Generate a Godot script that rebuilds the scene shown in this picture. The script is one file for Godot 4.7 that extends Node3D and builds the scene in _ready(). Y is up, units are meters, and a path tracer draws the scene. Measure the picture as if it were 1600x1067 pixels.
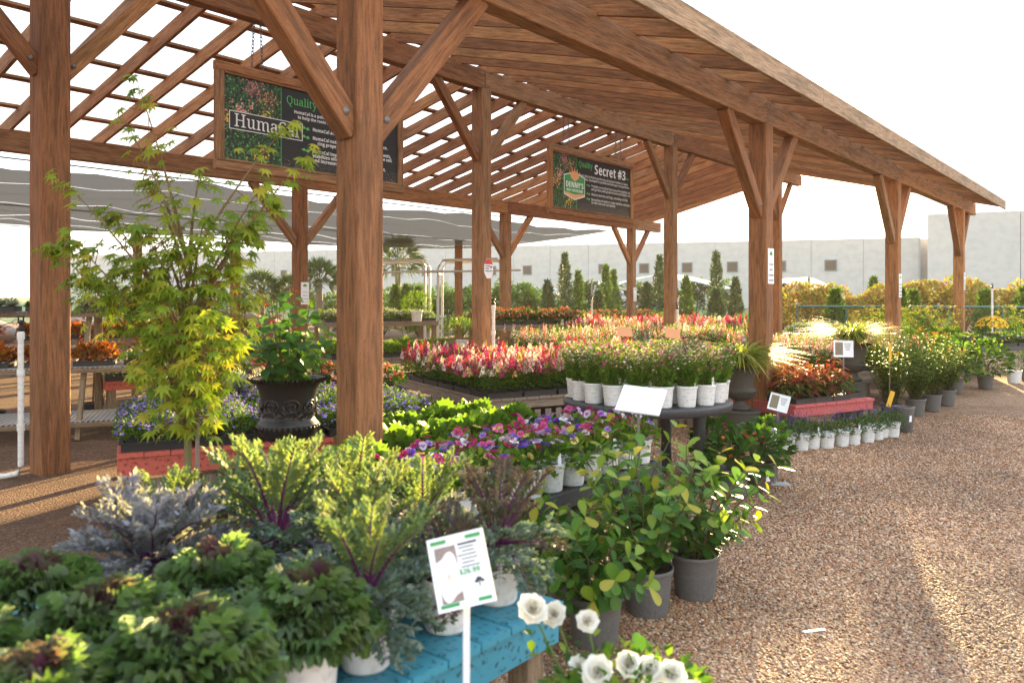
extends Node3D

# ---------------------------------------------------------------- plan of the place
# Metres. Camera stands at the origin (eye 1.6 m up) and looks along -Z.
# The pavilion has its own plan axes: a runs along its rows of posts, b across them.
const SA := 0.6278
const CA := 0.7784
const POSTS_A := [-2.9, 2.98, 8.87, 14.75, 20.63]
const ROWS_B := [3.51, 7.73, 12.1]
const EAVE := 3.53
const RIDGE := 4.6

var rg := RandomNumberGenerator.new()
var M := {}
var names := {}

func W(x, d, y = 0.0): return Vector3(x, y, -d)
func AB(a, b, y = 0.0): return Vector3(a * SA - b * CA, y, -(a * CA + b * SA))
func along_a(): return Vector3(SA, 0, -CA)
func along_b(): return Vector3(-CA, 0, -SA)
func rnd(a, b): return rg.randf_range(a, b)
func ordinal(i): return ["first", "second", "third", "fourth", "fifth", "sixth", "seventh", "eighth", "ninth", "tenth", "eleventh", "twelfth", "thirteenth", "fourteenth", "fifteenth", "sixteenth", "seventeenth", "eighteenth", "nineteenth", "twentieth", "twenty-first", "twenty-second"][i]

# ---------------------------------------------------------------- geometry collector
class Geo:
	var v := PackedVector3Array()
	var n := PackedVector3Array()
	var c := PackedColorArray()
	var uv := PackedVector2Array()
	var ix := PackedInt32Array()
	func pt(p: Vector3, nn: Vector3, col: Color, t := Vector2.ZERO) -> int:
		v.append(p); n.append(nn); c.append(col); uv.append(t)
		return v.size() - 1
	func t3(a: int, b: int, d: int):          # corners counter-clockwise seen from outside
		ix.append(a); ix.append(d); ix.append(b)
	func tri(a: Vector3, b: Vector3, d: Vector3, col := Color.WHITE):
		var nn := (b - a).cross(d - a).normalized()
		t3(pt(a, nn, col), pt(b, nn, col), pt(d, nn, col))
	func quad(a: Vector3, b: Vector3, d: Vector3, e: Vector3, col := Color.WHITE, ua := Vector2.ZERO, ub := Vector2(1, 0), ud := Vector2(1, 1), ue := Vector2(0, 1)):
		var nn := (b - a).cross(e - a).normalized()
		var i := pt(a, nn, col, ua)
		pt(b, nn, col, ub); pt(d, nn, col, ud); pt(e, nn, col, ue)
		t3(i, i + 1, i + 2); t3(i, i + 2, i + 3)
	func box(at: Vector3, size: Vector3, bs := Basis(), col := Color.WHITE):
		var h := size / 2
		var sides := [[Vector3.RIGHT, Vector3.UP, Vector3.BACK], [Vector3.LEFT, Vector3.UP, Vector3.FORWARD], [Vector3.UP, Vector3.BACK, Vector3.RIGHT], [Vector3.DOWN, Vector3.FORWARD, Vector3.RIGHT], [Vector3.BACK, Vector3.UP, Vector3.LEFT], [Vector3.FORWARD, Vector3.UP, Vector3.RIGHT]]
		for s in sides:
			var w: Vector3 = s[0] * h
			var u: Vector3 = s[1] * h
			var r: Vector3 = (s[0] as Vector3).cross(s[1]) * h
			quad(at + bs * (w - u + r), at + bs * (w + u + r), at + bs * (w + u - r), at + bs * (w - u - r), col)
	func disc(at: Vector3, r: float, segs: int, col: Color, bump := 0.0):
		var m := pt(at + Vector3(0, bump, 0), Vector3.UP, col)
		for i in segs:
			var a := TAU * i / segs
			pt(at + Vector3(cos(a) * r, 0, sin(a) * r), Vector3.UP, col)
		for i in segs:
			t3(m, m + 1 + (i + 1) % segs, m + 1 + i)
	func lathe(prof: Array, segs: int, col := Color.WHITE, at := Vector3.ZERO, flute := 0.0, flutes := 0):
		var first := v.size()
		var k := prof.size()
		for j in k:
			var p: Vector2 = prof[j]
			var d: Vector2 = prof[mini(j + 1, k - 1)] - prof[maxi(j - 1, 0)]
			for i in segs + 1:
				var a := TAU * i / segs
				var r := p.x * (1.0 + flute * cos(a * flutes))
				var out := Vector3(cos(a), 0, sin(a))
				pt(at + out * r + Vector3(0, p.y, 0), (out * d.y - Vector3(0, d.x, 0)).normalized(), col, Vector2(float(i) / segs, float(j) / k))
		for j in k - 1:
			for i in segs:
				var q := first + j * (segs + 1) + i
				t3(q, q + segs + 1, q + segs + 2); t3(q, q + segs + 2, q + 1)
	func tube(pts: Array, rad: Array, sides: int, col := Color.WHITE):
		var first := v.size()
		var k := pts.size()
		var ref := Vector3.UP
		for j in k:
			var d: Vector3 = (pts[mini(j + 1, k - 1)] - pts[maxi(j - 1, 0)]).normalized()
			var s := d.cross(ref)
			if s.length() < 0.2:
				s = d.cross(Vector3.RIGHT)
			s = s.normalized()
			var t := d.cross(s)
			for i in sides:
				var a := TAU * i / sides
				var o := s * cos(a) + t * sin(a)
				pt(pts[j] + o * rad[j], o, col)
		for j in k - 1:
			for i in sides:
				var q := first + j * sides + i
				var q2 := first + j * sides + (i + 1) % sides
				t3(q, q2, q + sides); t3(q2, q2 + sides, q + sides)
	# two-faced folded leaf, 2 triangles
	func leaf2(p: Vector3, d: Vector3, up: Vector3, l: float, w: float, col: Color):
		var s := d.cross(up).normalized()
		var nn := s.cross(d)
		var mid := p + d * l * 0.45 + nn * w * 0.16
		var i := pt(p, nn, col)
		pt(p + d * l - nn * l * 0.12, nn, col)
		pt(mid + s * w * 0.5, (nn - s * 0.35).normalized(), col); pt(mid - s * w * 0.5, (nn + s * 0.35).normalized(), col)
		t3(i, i + 2, i + 1); t3(i, i + 1, i + 3)
	# oval leaf with midrib and droop, 8 triangles
	func leaf8(p: Vector3, d: Vector3, up: Vector3, l: float, w: float, col: Color, droop := 0.25, full := 0.8):
		var s := d.cross(up).normalized()
		var nn := s.cross(d)
		var i := pt(p, nn, col)
		var f := [0.38, 0.74]
		var ww := [1.0, full]
		for k in 2:
			var m: Vector3 = p + d * l * f[k] - nn * l * droop * f[k] * f[k]
			pt(m, nn, col)
			pt(m + s * w * 0.5 * ww[k] + nn * w * 0.14, (nn - s * 0.3).normalized(), col)
			pt(m - s * w * 0.5 * ww[k] + nn * w * 0.14, (nn + s * 0.3).normalized(), col)
		pt(p + d * l - nn * l * droop, nn, col)
		t3(i, i + 2, i + 1); t3(i, i + 1, i + 3)
		t3(i + 1, i + 2, i + 5); t3(i + 1, i + 5, i + 4)
		t3(i + 1, i + 4, i + 6); t3(i + 1, i + 6, i + 3)
		t3(i + 4, i + 5, i + 7); t3(i + 4, i + 7, i + 6)
	func blade(p: Vector3, d: Vector3, out: Vector3, l: float, w: float, col: Color, segs := 5, fall := 1.2):
		var s := out.cross(Vector3.UP).normalized()
		var first := v.size()
		for j in segs + 1:
			var t := float(j) / segs
			var m := p + d * l * t + out * l * 0.55 * t * t + Vector3(0, -l * fall * t * t * 0.6, 0)
			var hw := w * 0.5 * (1.0 - t * t * 0.9)
			var tan := d + out * 1.1 * t - Vector3.UP * fall * 1.2 * t
			var nn := s.cross(tan).normalized()
			pt(m - s * hw, nn, col); pt(m + s * hw, nn, col)
		for j in segs:
			var q := first + j * 2
			t3(q, q + 1, q + 3); t3(q, q + 3, q + 2)
	func petals(p: Vector3, up: Vector3, r: float, count: int, col: Color, lift := 0.3, wide := 1.0, turn := 0.0):
		var s := up.cross(Vector3(0.31, 0.2, 0.9)).normalized()
		var t := up.cross(s)
		for k in count:
			var a := TAU * k / count + turn
			var d := (s * cos(a) + t * sin(a) + up * lift).normalized()
			leaf2(p, d, up, r, r * wide, col)
	func mesh() -> ArrayMesh:
		var arr := []
		arr.resize(Mesh.ARRAY_MAX)
		arr[Mesh.ARRAY_VERTEX] = v
		arr[Mesh.ARRAY_NORMAL] = n
		arr[Mesh.ARRAY_COLOR] = c
		arr[Mesh.ARRAY_TEX_UV] = uv
		arr[Mesh.ARRAY_INDEX] = ix
		var m := ArrayMesh.new()
		m.add_surface_from_arrays(Mesh.PRIMITIVE_TRIANGLES, arr)
		return m

# ---------------------------------------------------------------- scene tree helpers
func numbered(called):
	var k = names.get(called, 0)
	names[called] = k + 1
	return called if k == 0 else "%s_%03d" % [called, k]

func thing(called, label, category, at = Vector3.ZERO, turn = 0.0, group = ""):
	var o := Node3D.new()
	o.name = numbered(called)
	add_child(o)
	o.position = at
	o.rotation.y = turn
	tag(o, label, category, group)
	return o

func tag(o, label, category, group = ""):
	o.set_meta("label", label)
	o.set_meta("category", category)
	if group:
		o.set_meta("group", group)

func part(parent, called, mesh, mat, tr = Transform3D()):
	var o := MeshInstance3D.new()
	o.name = called
	o.mesh = mesh
	o.material_override = mat
	o.transform = tr
	parent.add_child(o, true)
	return o

func structure(called, mesh, mat, at = Vector3.ZERO):
	var o = part(self, called, mesh, mat, Transform3D(Basis(), at))
	o.set_meta("kind", "structure")
	return o

func facing(dir: Vector3, up := Vector3.UP) -> Basis:      # local Z along dir, local Y near up
	var z := dir.normalized()
	var x := up.cross(z)
	if x.length() < 0.05:
		x = Vector3.RIGHT.cross(z)
	x = x.normalized()
	return Basis(x, z.cross(x), z)

func growing(dir: Vector3, up: Vector3) -> Basis:          # local Y along dir, local Z near up
	var y := dir.normalized()
	var x := y.cross(up)
	if x.length() < 0.05:
		x = y.cross(Vector3.RIGHT)
	x = x.normalized()
	return Basis(x, y, x.cross(y))

# ---------------------------------------------------------------- materials
func noise_tex(freq, kind, ramp, size = 512, seed_ = 1, normal = false, octaves = 4, cell = -1):
	var n := FastNoiseLite.new()
	n.noise_type = kind
	n.frequency = freq
	n.seed = seed_
	n.fractal_octaves = octaves
	if cell >= 0:
		n.cellular_return_type = cell
		n.fractal_type = FastNoiseLite.FRACTAL_NONE
	var t := NoiseTexture2D.new()
	t.width = size
	t.height = size
	t.seamless = true
	t.noise = n
	t.as_normal_map = normal
	if ramp:
		var g := Gradient.new()
		g.offsets = PackedFloat32Array(ramp[0])
		var cs := PackedColorArray()
		for q in ramp[1]:
			cs.append(q)
		g.colors = cs
		t.color_ramp = g
	return t

func lin(r, g, b, a = 1.0):
	var q := Color(r, g, b).linear_to_srgb()
	q.a = a
	return q

func mat(called, col, rough = 0.7, opts = {}):
	var m := StandardMaterial3D.new()
	m.resource_name = called
	m.albedo_color = col
	m.roughness = rough
	m.cull_mode = BaseMaterial3D.CULL_DISABLED
	for k in opts:
		m.set(k, opts[k])
	M[called] = m
	return m

func tri_scale(s): return {"uv1_triplanar": true, "uv1_world_triplanar": false, "uv1_scale": Vector3(s, s, s)}

func materials():
	var W0 := Color.WHITE
	# foliage and petals: colours come from each leaf, light passes through
	mat("leaf", W0, 0.55, {"metallic_specular": 0.35, "vertex_color_use_as_albedo": true, "backlight_enabled": true, "backlight": lin(0.85, 0.95, 0.45)})
	mat("glossy_leaf", W0, 0.36, {"metallic_specular": 0.4, "vertex_color_use_as_albedo": true, "backlight_enabled": true, "backlight": lin(0.75, 0.85, 0.35)})
	mat("petal", W0, 0.6, {"vertex_color_use_as_albedo": true, "backlight_enabled": true, "backlight": lin(0.5, 0.5, 0.5)})
	mat("far_leaf", W0, 0.7, {"vertex_color_use_as_albedo": true, "backlight_enabled": true, "backlight": lin(0.55, 0.65, 0.3)})
	mat("bark", W0, 0.85, {"vertex_color_use_as_albedo": true})
	# timber: grain runs along v
	var grain = noise_tex(0.011, FastNoiseLite.TYPE_SIMPLEX_SMOOTH, [[0.0, 0.3, 0.4, 0.425, 0.45, 0.56, 0.575, 0.59, 0.7, 1.0], [lin(.36, .3, .26), lin(.7, .63, .56), lin(.9, .86, .82), lin(.4, .33, .28), lin(.94, .9, .86), lin(.86, .8, .74), lin(.46, .38, .32), lin(.9, .85, .8), lin(1, .97, .93), lin(.72, .66, .6)]], 1024, 5, false, 5)
	var relief = noise_tex(0.03, FastNoiseLite.TYPE_SIMPLEX_SMOOTH, null, 512, 9, false, 5)
	var stain = noise_tex(0.005, FastNoiseLite.TYPE_SIMPLEX, [[0.0, 0.36, 0.5, 0.64, 1.0], [lin(.5, .5, .46), lin(.78, .76, .7), lin(1, 1, 1), lin(1, .92, .84), lin(.7, .74, .66)]], 512, 21, false, 4)
	var tones := [[.42, .2, .082], [.32, .145, .06], [.5, .26, .11], [.38, .215, .11]]
	for k in 4:
		mat("timber%d" % k, lin(tones[k][0], tones[k][1], tones[k][2]), 0.8, {"albedo_texture": grain, "heightmap_enabled": true, "heightmap_texture": relief, "heightmap_scale": 0.25, "detail_enabled": true, "detail_albedo": stain, "detail_blend_mode": BaseMaterial3D.BLEND_MODE_MUL, "uv1_offset": Vector3(0.21 * k, 0.37 * k, 0)})
	mat("weathered_timber", lin(.26, .2, .13), 0.85, {"albedo_texture": grain, "heightmap_enabled": true, "heightmap_texture": relief, "heightmap_scale": 0.25})
	mat("fascia_timber", lin(.46, .34, .23), 0.85, {"albedo_texture": grain, "heightmap_enabled": true, "heightmap_texture": relief, "heightmap_scale": 0.25, "detail_enabled": true, "detail_albedo": stain, "detail_blend_mode": BaseMaterial3D.BLEND_MODE_MUL})
	mat("grey_timber", lin(.3, .25, .2), 0.85, {"albedo_texture": grain, "heightmap_enabled": true, "heightmap_texture": relief, "heightmap_scale": 0.2})
	var worn = noise_tex(0.02, FastNoiseLite.TYPE_SIMPLEX, [[0.0, 0.22, 0.25, 0.45, 0.7, 1.0], [lin(.3, .24, .18), lin(.5, .44, .38), lin(.86, .86, .86), lin(.97, .97, .97), lin(1, 1, 1), lin(.9, .9, .9)]], 512, 33, false, 5)
	mat("blue_paint", lin(.045, .27, .38), 0.55, {"albedo_texture": worn}.merged(tri_scale(2.3)))
	mat("red_paint", lin(.62, .125, .085), 0.6, {"albedo_texture": worn}.merged(tri_scale(2.1)))
	mat("mossy_red_paint", lin(.5, .1, .1), 0.7, {"albedo_texture": worn}.merged(tri_scale(2.6)))
	# plastics, metals
	var dust = noise_tex(0.02, FastNoiseLite.TYPE_SIMPLEX, [[0.0, 0.5, 1.0], [lin(.62, .6, .57), lin(.9, .89, .87), lin(1, 1, 1)]], 512, 41, false, 5)
	var faint = noise_tex(0.03, FastNoiseLite.TYPE_SIMPLEX, [[0.0, 0.3, 0.45, 1.0], [lin(.66, .63, .58), lin(.86, .85, .82), lin(.98, .98, .97), lin(1, 1, 1)]], 256, 43, false, 5)
	mat("white_pot", lin(.82, .82, .81), 0.42, {"albedo_texture": faint, "backlight_enabled": true, "backlight": lin(.25, .25, .23)}.merged(tri_scale(3.0)))
	mat("grey_pot", lin(.13, .125, .12), 0.6, {"albedo_texture": dust}.merged(tri_scale(4.0)))
	mat("brown_pot", lin(.12, .085, .065), 0.6, {"albedo_texture": dust}.merged(tri_scale(4.0)))
	mat("black_pot", lin(.02, .02, .021), 0.5)
	mat("tray", lin(.018, .018, .02), 0.45)
	mat("dark_bench", lin(.055, .057, .062), 0.5, {"albedo_texture": dust}.merged(tri_scale(2.0)))
	mat("urn_iron", lin(.022, .021, .02), 0.38, {"albedo_texture": dust}.merged(tri_scale(5.0)))
	mat("stone_urn", lin(.075, .066, .058), 0.65, {"albedo_texture": dust}.merged(tri_scale(5.0)))
	mat("soil", lin(.035, .022, .014), 0.95, {"albedo_texture": dust}.merged(tri_scale(9.0)))
	mat("pipe", lin(.78, .77, .74), 0.4, {"albedo_texture": faint}.merged(tri_scale(2.0)))
	mat("rubber", lin(.015, .015, .016), 0.5)
	mat("steel", lin(.2, .19, .18), 0.55, {"metallic": 0.6})
	mat("chain", lin(.16, .17, .18), 0.45, {"metallic": 0.7})
	mat("mesh_shelf", lin(.42, .42, .41), 0.55)
	mat("white_sheet", lin(.82, .84, .86), 0.35)
	mat("paper", lin(.84, .85, .85), 0.55)
	mat("green_print", lin(.04, .3, .08), 0.55)
	mat("sign_green", lin(.1, .5, .12), 0.6)
	mat("sign_white", lin(.8, .8, .78), 0.6)
	mat("sign_red", lin(.62, .06, .05), 0.6)
	mat("sign_black", lin(.02, .021, .023), 0.5)
	mat("ink", lin(.05, .055, .06), 0.6)
	mat("peach_print", lin(.75, .36, .17), 0.6)
	mat("yellow_tag", lin(.75, .42, .03), 0.5)
	# roof sheet and shade cloth let light through
	mat("roof_sheet", lin(.85, .88, .88, .34), 0.5, {"transparency": BaseMaterial3D.TRANSPARENCY_ALPHA})
	mat("shade_cloth", lin(.12, .16, .14, .92), 0.7, {"transparency": BaseMaterial3D.TRANSPARENCY_ALPHA})
	mat("fence_mesh", lin(.05, .12, .09, .12), 0.7, {"transparency": BaseMaterial3D.TRANSPARENCY_ALPHA})
	mat("fence_rail", lin(.06, .17, .13), 0.5)
	mat("tunnel_film", lin(.8, .81, .8), 0.5, {"backlight_enabled": true, "backlight": lin(.8, .8, .76)})
	# ground
	var cells = noise_tex(0.055, FastNoiseLite.TYPE_CELLULAR, [[0.0, 0.2, 0.4, 0.55, 0.7, 0.85, 1.0], [lin(.26, .17, .11), lin(.42, .3, .2), lin(.58, .44, .31), lin(.36, .2, .12), lin(.7, .58, .45), lin(.48, .32, .2), lin(.8, .7, .58)]], 1024, 3, false, 1, FastNoiseLite.RETURN_CELL_VALUE)
	var bumps = noise_tex(0.055, FastNoiseLite.TYPE_CELLULAR, [[0.0, 1.0], [Color.WHITE, Color.BLACK]], 1024, 3, false, 1, FastNoiseLite.RETURN_DISTANCE)
	var patches = noise_tex(0.01, FastNoiseLite.TYPE_SIMPLEX, [[0.0, 0.45, 1.0], [lin(.66, .62, .58), lin(.92, .9, .88), lin(1, 1, 1)]], 512, 8, false, 4)
	mat("gravel", lin(.6, .47, .37), 0.85, {"albedo_texture": cells, "heightmap_enabled": true, "heightmap_texture": bumps, "heightmap_scale": 1.2, "uv1_scale": Vector3(0.9, 0.9, 0.9), "uv2_scale": Vector3(0.11, 0.11, 0.11), "detail_enabled": true, "detail_albedo": patches, "detail_uv_layer": BaseMaterial3D.DETAIL_UV_2, "detail_blend_mode": BaseMaterial3D.BLEND_MODE_MUL, "uv1_triplanar": true, "uv1_world_triplanar": true, "uv2_triplanar": true, "uv2_world_triplanar": true})
	mat("dirt", lin(.3, .22, .165), 0.95, {"albedo_texture": cells, "heightmap_enabled": true, "heightmap_texture": bumps, "heightmap_scale": 1.4, "uv1_scale": Vector3(1.1, 1.1, 1.1), "detail_enabled": true, "detail_albedo": patches, "detail_uv_layer": BaseMaterial3D.DETAIL_UV_2, "detail_blend_mode": BaseMaterial3D.BLEND_MODE_MUL, "uv2_scale": Vector3(0.23, 0.23, 0.23), "uv1_triplanar": true, "uv1_world_triplanar": true, "uv2_triplanar": true, "uv2_world_triplanar": true})
	mat("pebble", W0, 0.6, {"vertex_color_use_as_albedo": true})
	mat("rock", lin(.36, .27, .22), 0.9, {"albedo_texture": patches}.merged(tri_scale(0.6)))
	# warehouse
	var mottled = noise_tex(0.015, FastNoiseLite.TYPE_SIMPLEX, [[0.0, 0.4, 0.55, 1.0], [lin(.82, .83, .85), lin(.9, .91, .92), lin(.97, .97, .98), lin(1, 1, 1)]], 1024, 14, false, 6)
	mat("concrete", lin(.5, .485, .47), 0.85, {"albedo_texture": mottled}.merged(tri_scale(0.06)))
	mat("joint", lin(.36, .39, .42), 0.9)
	mat("window_frame", lin(.12, .17, .2), 0.5)
	mat("window_glass", lin(.07, .045, .03), 0.5)
	mat("grass", lin(.12, .16, .05), 0.95)

# ---------------------------------------------------------------- camera, sky, sun
func view_and_light():
	var cam := Camera3D.new()
	cam.name = "camera"
	cam.projection = Camera3D.PROJECTION_FRUSTUM
	cam.near = 0.05
	cam.far = 600.0
	cam.size = 0.05 * 1067.0 / 1250.0
	cam.frustum_offset = Vector2(0, -0.05 * 73.5 / 1250.0)
	cam.position = Vector3(0, 1.6, 0)
	var at := CameraAttributesPhysical.new()
	at.frustum_focus_distance = 8.5
	at.frustum_focal_length = 28.0
	at.exposure_aperture = 3.0
	cam.attributes = at
	add_child(cam)
	cam.current = true

	var sky_mat := ProceduralSkyMaterial.new()
	sky_mat.sky_top_color = Color(0.8, 0.87, 0.95)
	sky_mat.sky_horizon_color = Color(1.0, 0.98, 0.94)
	sky_mat.sky_curve = 0.25
	sky_mat.sky_energy_multiplier = 0.66
	sky_mat.ground_bottom_color = Color(0.35, 0.3, 0.26)
	sky_mat.ground_horizon_color = Color(0.8, 0.78, 0.74)
	sky_mat.sun_angle_max = 24.0
	sky_mat.sun_curve = 0.12
	var sky := Sky.new()
	sky.sky_material = sky_mat
	var env := Environment.new()
	env.background_mode = Environment.BG_SKY
	env.sky = sky
	env.tonemap_mode = Environment.TONE_MAPPER_LINEAR
	env.tonemap_exposure = 7.0
	env.fog_enabled = true
	env.fog_density = 0.0007
	env.fog_light_color = Color(1.0, 0.95, 0.87)
	env.sdfgi_enabled = true
	env.ssao_enabled = true
	env.ssil_enabled = true
	var we := WorldEnvironment.new()
	we.name = "environment"
	we.environment = env
	add_child(we)

	var sun := DirectionalLight3D.new()
	sun.name = "sun"
	sun.light_energy = 1.6
	sun.light_color = Color(1.0, 0.85, 0.6)
	sun.light_angular_distance = 0.9
	sun.shadow_enabled = true
	var el := deg_to_rad(7.5)
	var towards := Vector3(0.358 * cos(el), sin(el), -0.934 * cos(el))
	sun.basis = facing(towards)
	add_child(sun)

# ---------------------------------------------------------------- timber pieces
func beam_mesh(w, h, l, ch = 0.006):
	var g := Geo.new()
	var x = w / 2.0
	var y = h / 2.0
	var ring := [Vector2(x, -y + ch), Vector2(x, y - ch), Vector2(x - ch, y), Vector2(-x + ch, y), Vector2(-x, y - ch), Vector2(-x, -y + ch), Vector2(-x + ch, -y), Vector2(x - ch, -y)]
	var off := Vector2(rnd(0, 1), rnd(0, 1))
	var run := 0.0
	for i in 8:
		var p: Vector2 = ring[i]
		var q: Vector2 = ring[(i + 1) % 8]
		var e := p.distance_to(q)
		g.quad(Vector3(p.x, p.y, 0), Vector3(q.x, q.y, 0), Vector3(q.x, q.y, l), Vector3(p.x, p.y, l), Color.WHITE,
			off + Vector2(run / 0.28, 0), off + Vector2((run + e) / 0.28, 0), off + Vector2((run + e) / 0.28, l / 3.2), off + Vector2(run / 0.28, l / 3.2))
		run += e
	for k in 2:
		var z = l * k
		var m := g.pt(Vector3(0, 0, z), Vector3(0, 0, 2 * k - 1), Color.WHITE, off)
		for i in 8:
			g.pt(Vector3(ring[i].x, ring[i].y, z), Vector3(0, 0, 2 * k - 1), Color.WHITE, off + ring[i] * 4.0)
		for i in 8:
			if k == 1:
				g.t3(m, m + 1 + i, m + 1 + (i + 1) % 8)
			else:
				g.t3(m, m + 1 + (i + 1) % 8, m + 1 + i)
	return g.mesh()

func bar(parent, called, p0: Vector3, p1: Vector3, w, h, m, up = Vector3.UP, ch = 0.004):
	return part(parent, called, beam_mesh(w, h, p0.distance_to(p1), ch), m, Transform3D(facing(p1 - p0, up), p0))

func timber(): return M["timber%d" % (rg.randi() % 4)]

func bolt_mesh():
	var g := Geo.new()
	g.lathe([Vector2(0.0, 0.012), Vector2(0.011, 0.011), Vector2(0.016, 0.004), Vector2(0.022, 0.003), Vector2(0.022, 0.0)], 10)
	return g.mesh()

func pavilion():
	var root = thing("timber_pavilion", "long brown timber pavilion with braced posts, open rafters and clear roof sheets", "pavilion", Vector3.ZERO)
	var bolt = bolt_mesh()
	var post_w := {"0_1": 0.19, "1_1": 0.25}
	for r in 3:
		var b = ROWS_B[r]
		var under = RIDGE if r == 1 else EAVE
		for i in POSTS_A.size():
			if r != 1 and i == 0:
				continue
			var w = post_w.get("%d_%d" % [r, i], 0.21)
			var base = AB(POSTS_A[i], b, -0.3)
			var at = AB(POSTS_A[i], b)
			bar(root, "post", base, at + Vector3(0, under, 0), w, w, timber(), along_b(), 0.008)
			if i == POSTS_A.size() - 1 and r == 2:
				pass
			for s in [-1, 1]:                       # knee braces along the row
				if (i == 0 and s < 0):
					continue
				var p0 = AB(POSTS_A[i] + s * (w / 2 - 0.03), b, under - 1.02)
				var p1 = AB(POSTS_A[i] + s * 1.0, b, under + 0.02)
				bar(root, "brace", p0, p1, 0.1 if r else 0.12, 0.14, timber(), Vector3.UP, 0.006)
				var side = -along_b() * 0.062
				part(root, "bolt", bolt, M.steel, Transform3D(growing(-along_b(), Vector3.UP), p0.lerp(p1, 0.09) + side))
	# beams, one length per bay, butted over the posts
	for r in 3:
		var under = RIDGE if r == 1 else EAVE
		var ends = [-4.6, POSTS_A[1], POSTS_A[2], POSTS_A[3], POSTS_A[4], 22.3]
		for k in 5:
			bar(root, "beam", AB(ends[k] + 0.004, ROWS_B[r], under + 0.145), AB(ends[k + 1] - 0.004, ROWS_B[r], under + 0.145), 0.16, 0.29, timber(), Vector3.UP, 0.008)
			if k and r < 2:
				for s in [-0.07, 0.07]:
					for y in [0.06, 0.22]:
						part(root, "bolt", bolt, M.steel, Transform3D(growing(-along_b(), Vector3.UP), AB(ends[k] + s, ROWS_B[r] - 0.081, under + y)))
	# rafters
	var slope_f = (RIDGE - EAVE) / (ROWS_B[1] - ROWS_B[0])
	var slope_b = (RIDGE - EAVE) / (ROWS_B[2] - ROWS_B[1])
	var f_eave = 2.86
	var b_eave = 12.75
	var rh = 0.185
	var meshes := []
	for k in 4:
		meshes.append(beam_mesh(0.045, rh, 5.0, 0.003))
	var top = RIDGE + 0.29
	var a = -4.4
	var k := 0
	while a < 22.25:
		for s in 2:
			var be = f_eave if s == 0 else b_eave
			var sl = slope_f if s == 0 else slope_b
			var y0 = top + rh / 2
			var p1 = AB(a + (0.025 if s else -0.025), ROWS_B[1] + (0.012 if s else -0.012), y0)
			var p0 = AB(a + (0.025 if s else -0.025), be, y0 - absf(be - ROWS_B[1]) * sl)
			var l = p0.distance_to(p1)
			part(root, "rafter", meshes[(k + s * 2) % 4], timber(), Transform3D(facing(p1 - p0) * Basis.from_scale(Vector3(1, 1, l / 5.0)), p0))
		a += 0.61
		k += 1
	# purlins and roof sheets, bay by bay
	var bays = [-4.55, POSTS_A[1], POSTS_A[2], POSTS_A[3], POSTS_A[4], 22.4]
	for s in 2:
		var be = f_eave if s == 0 else b_eave
		var sl = slope_f if s == 0 else slope_b
		var span = absf(be - ROWS_B[1])
		var rows := 6
		for bay in 5:
			for j in rows + 1:
				var t = 0.03 + 0.94 * j / rows
				var bb = lerpf(ROWS_B[1], be, t)
				var y = top + rh + 0.02 - span * t * sl
				var tilt = (Vector3.UP + along_b() * (sl if s else -sl)).normalized()
				bar(root, "purlin", AB(bays[bay] + 0.003, bb, y), AB(bays[bay + 1] - 0.003, bb, y), 0.085, 0.036, timber(), tilt, 0.003)
			# corrugated clear sheet
			var g := Geo.new()
			var a0 = bays[bay]
			var a1 = bays[bay + 1] - 0.01
			var n := int((a1 - a0) / 0.0254)
			var over = 0.1 / span
			for q in n + 1:
				var aa = lerpf(a0, a1, float(q) / n)
				var wv = 0.009 * sin(aa / 0.1 * TAU)
				var nn = (Vector3.UP - along_a() * 0.5 * cos(aa / 0.1 * TAU)).normalized()
				for e in 2:
					var t = 0.004 if e == 0 else 1.0 + over
					g.pt(AB(aa, lerpf(ROWS_B[1], be, t), top + rh + 0.055 - span * t * sl + wv), nn, Color.WHITE)
			for q in n:
				g.t3(q * 2, q * 2 + 1, q * 2 + 3); g.t3(q * 2, q * 2 + 3, q * 2 + 2)
			part(root, "roof_sheet", g.mesh(), M.roof_sheet)
	# fascia boards along the front and back eaves
	for s in 2:
		var be = f_eave - 0.025 if s == 0 else b_eave + 0.025
		var sl = slope_f if s == 0 else slope_b
		var y = top + rh / 2 - absf(be - ROWS_B[1]) * sl
		for bay in 5:
			bar(root, "fascia", AB(bays[bay] + 0.003, be, y), AB(bays[bay + 1] - 0.003, be, y), 0.04, 0.2, M.fascia_timber, Vector3.UP, .004)
	return root

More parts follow.
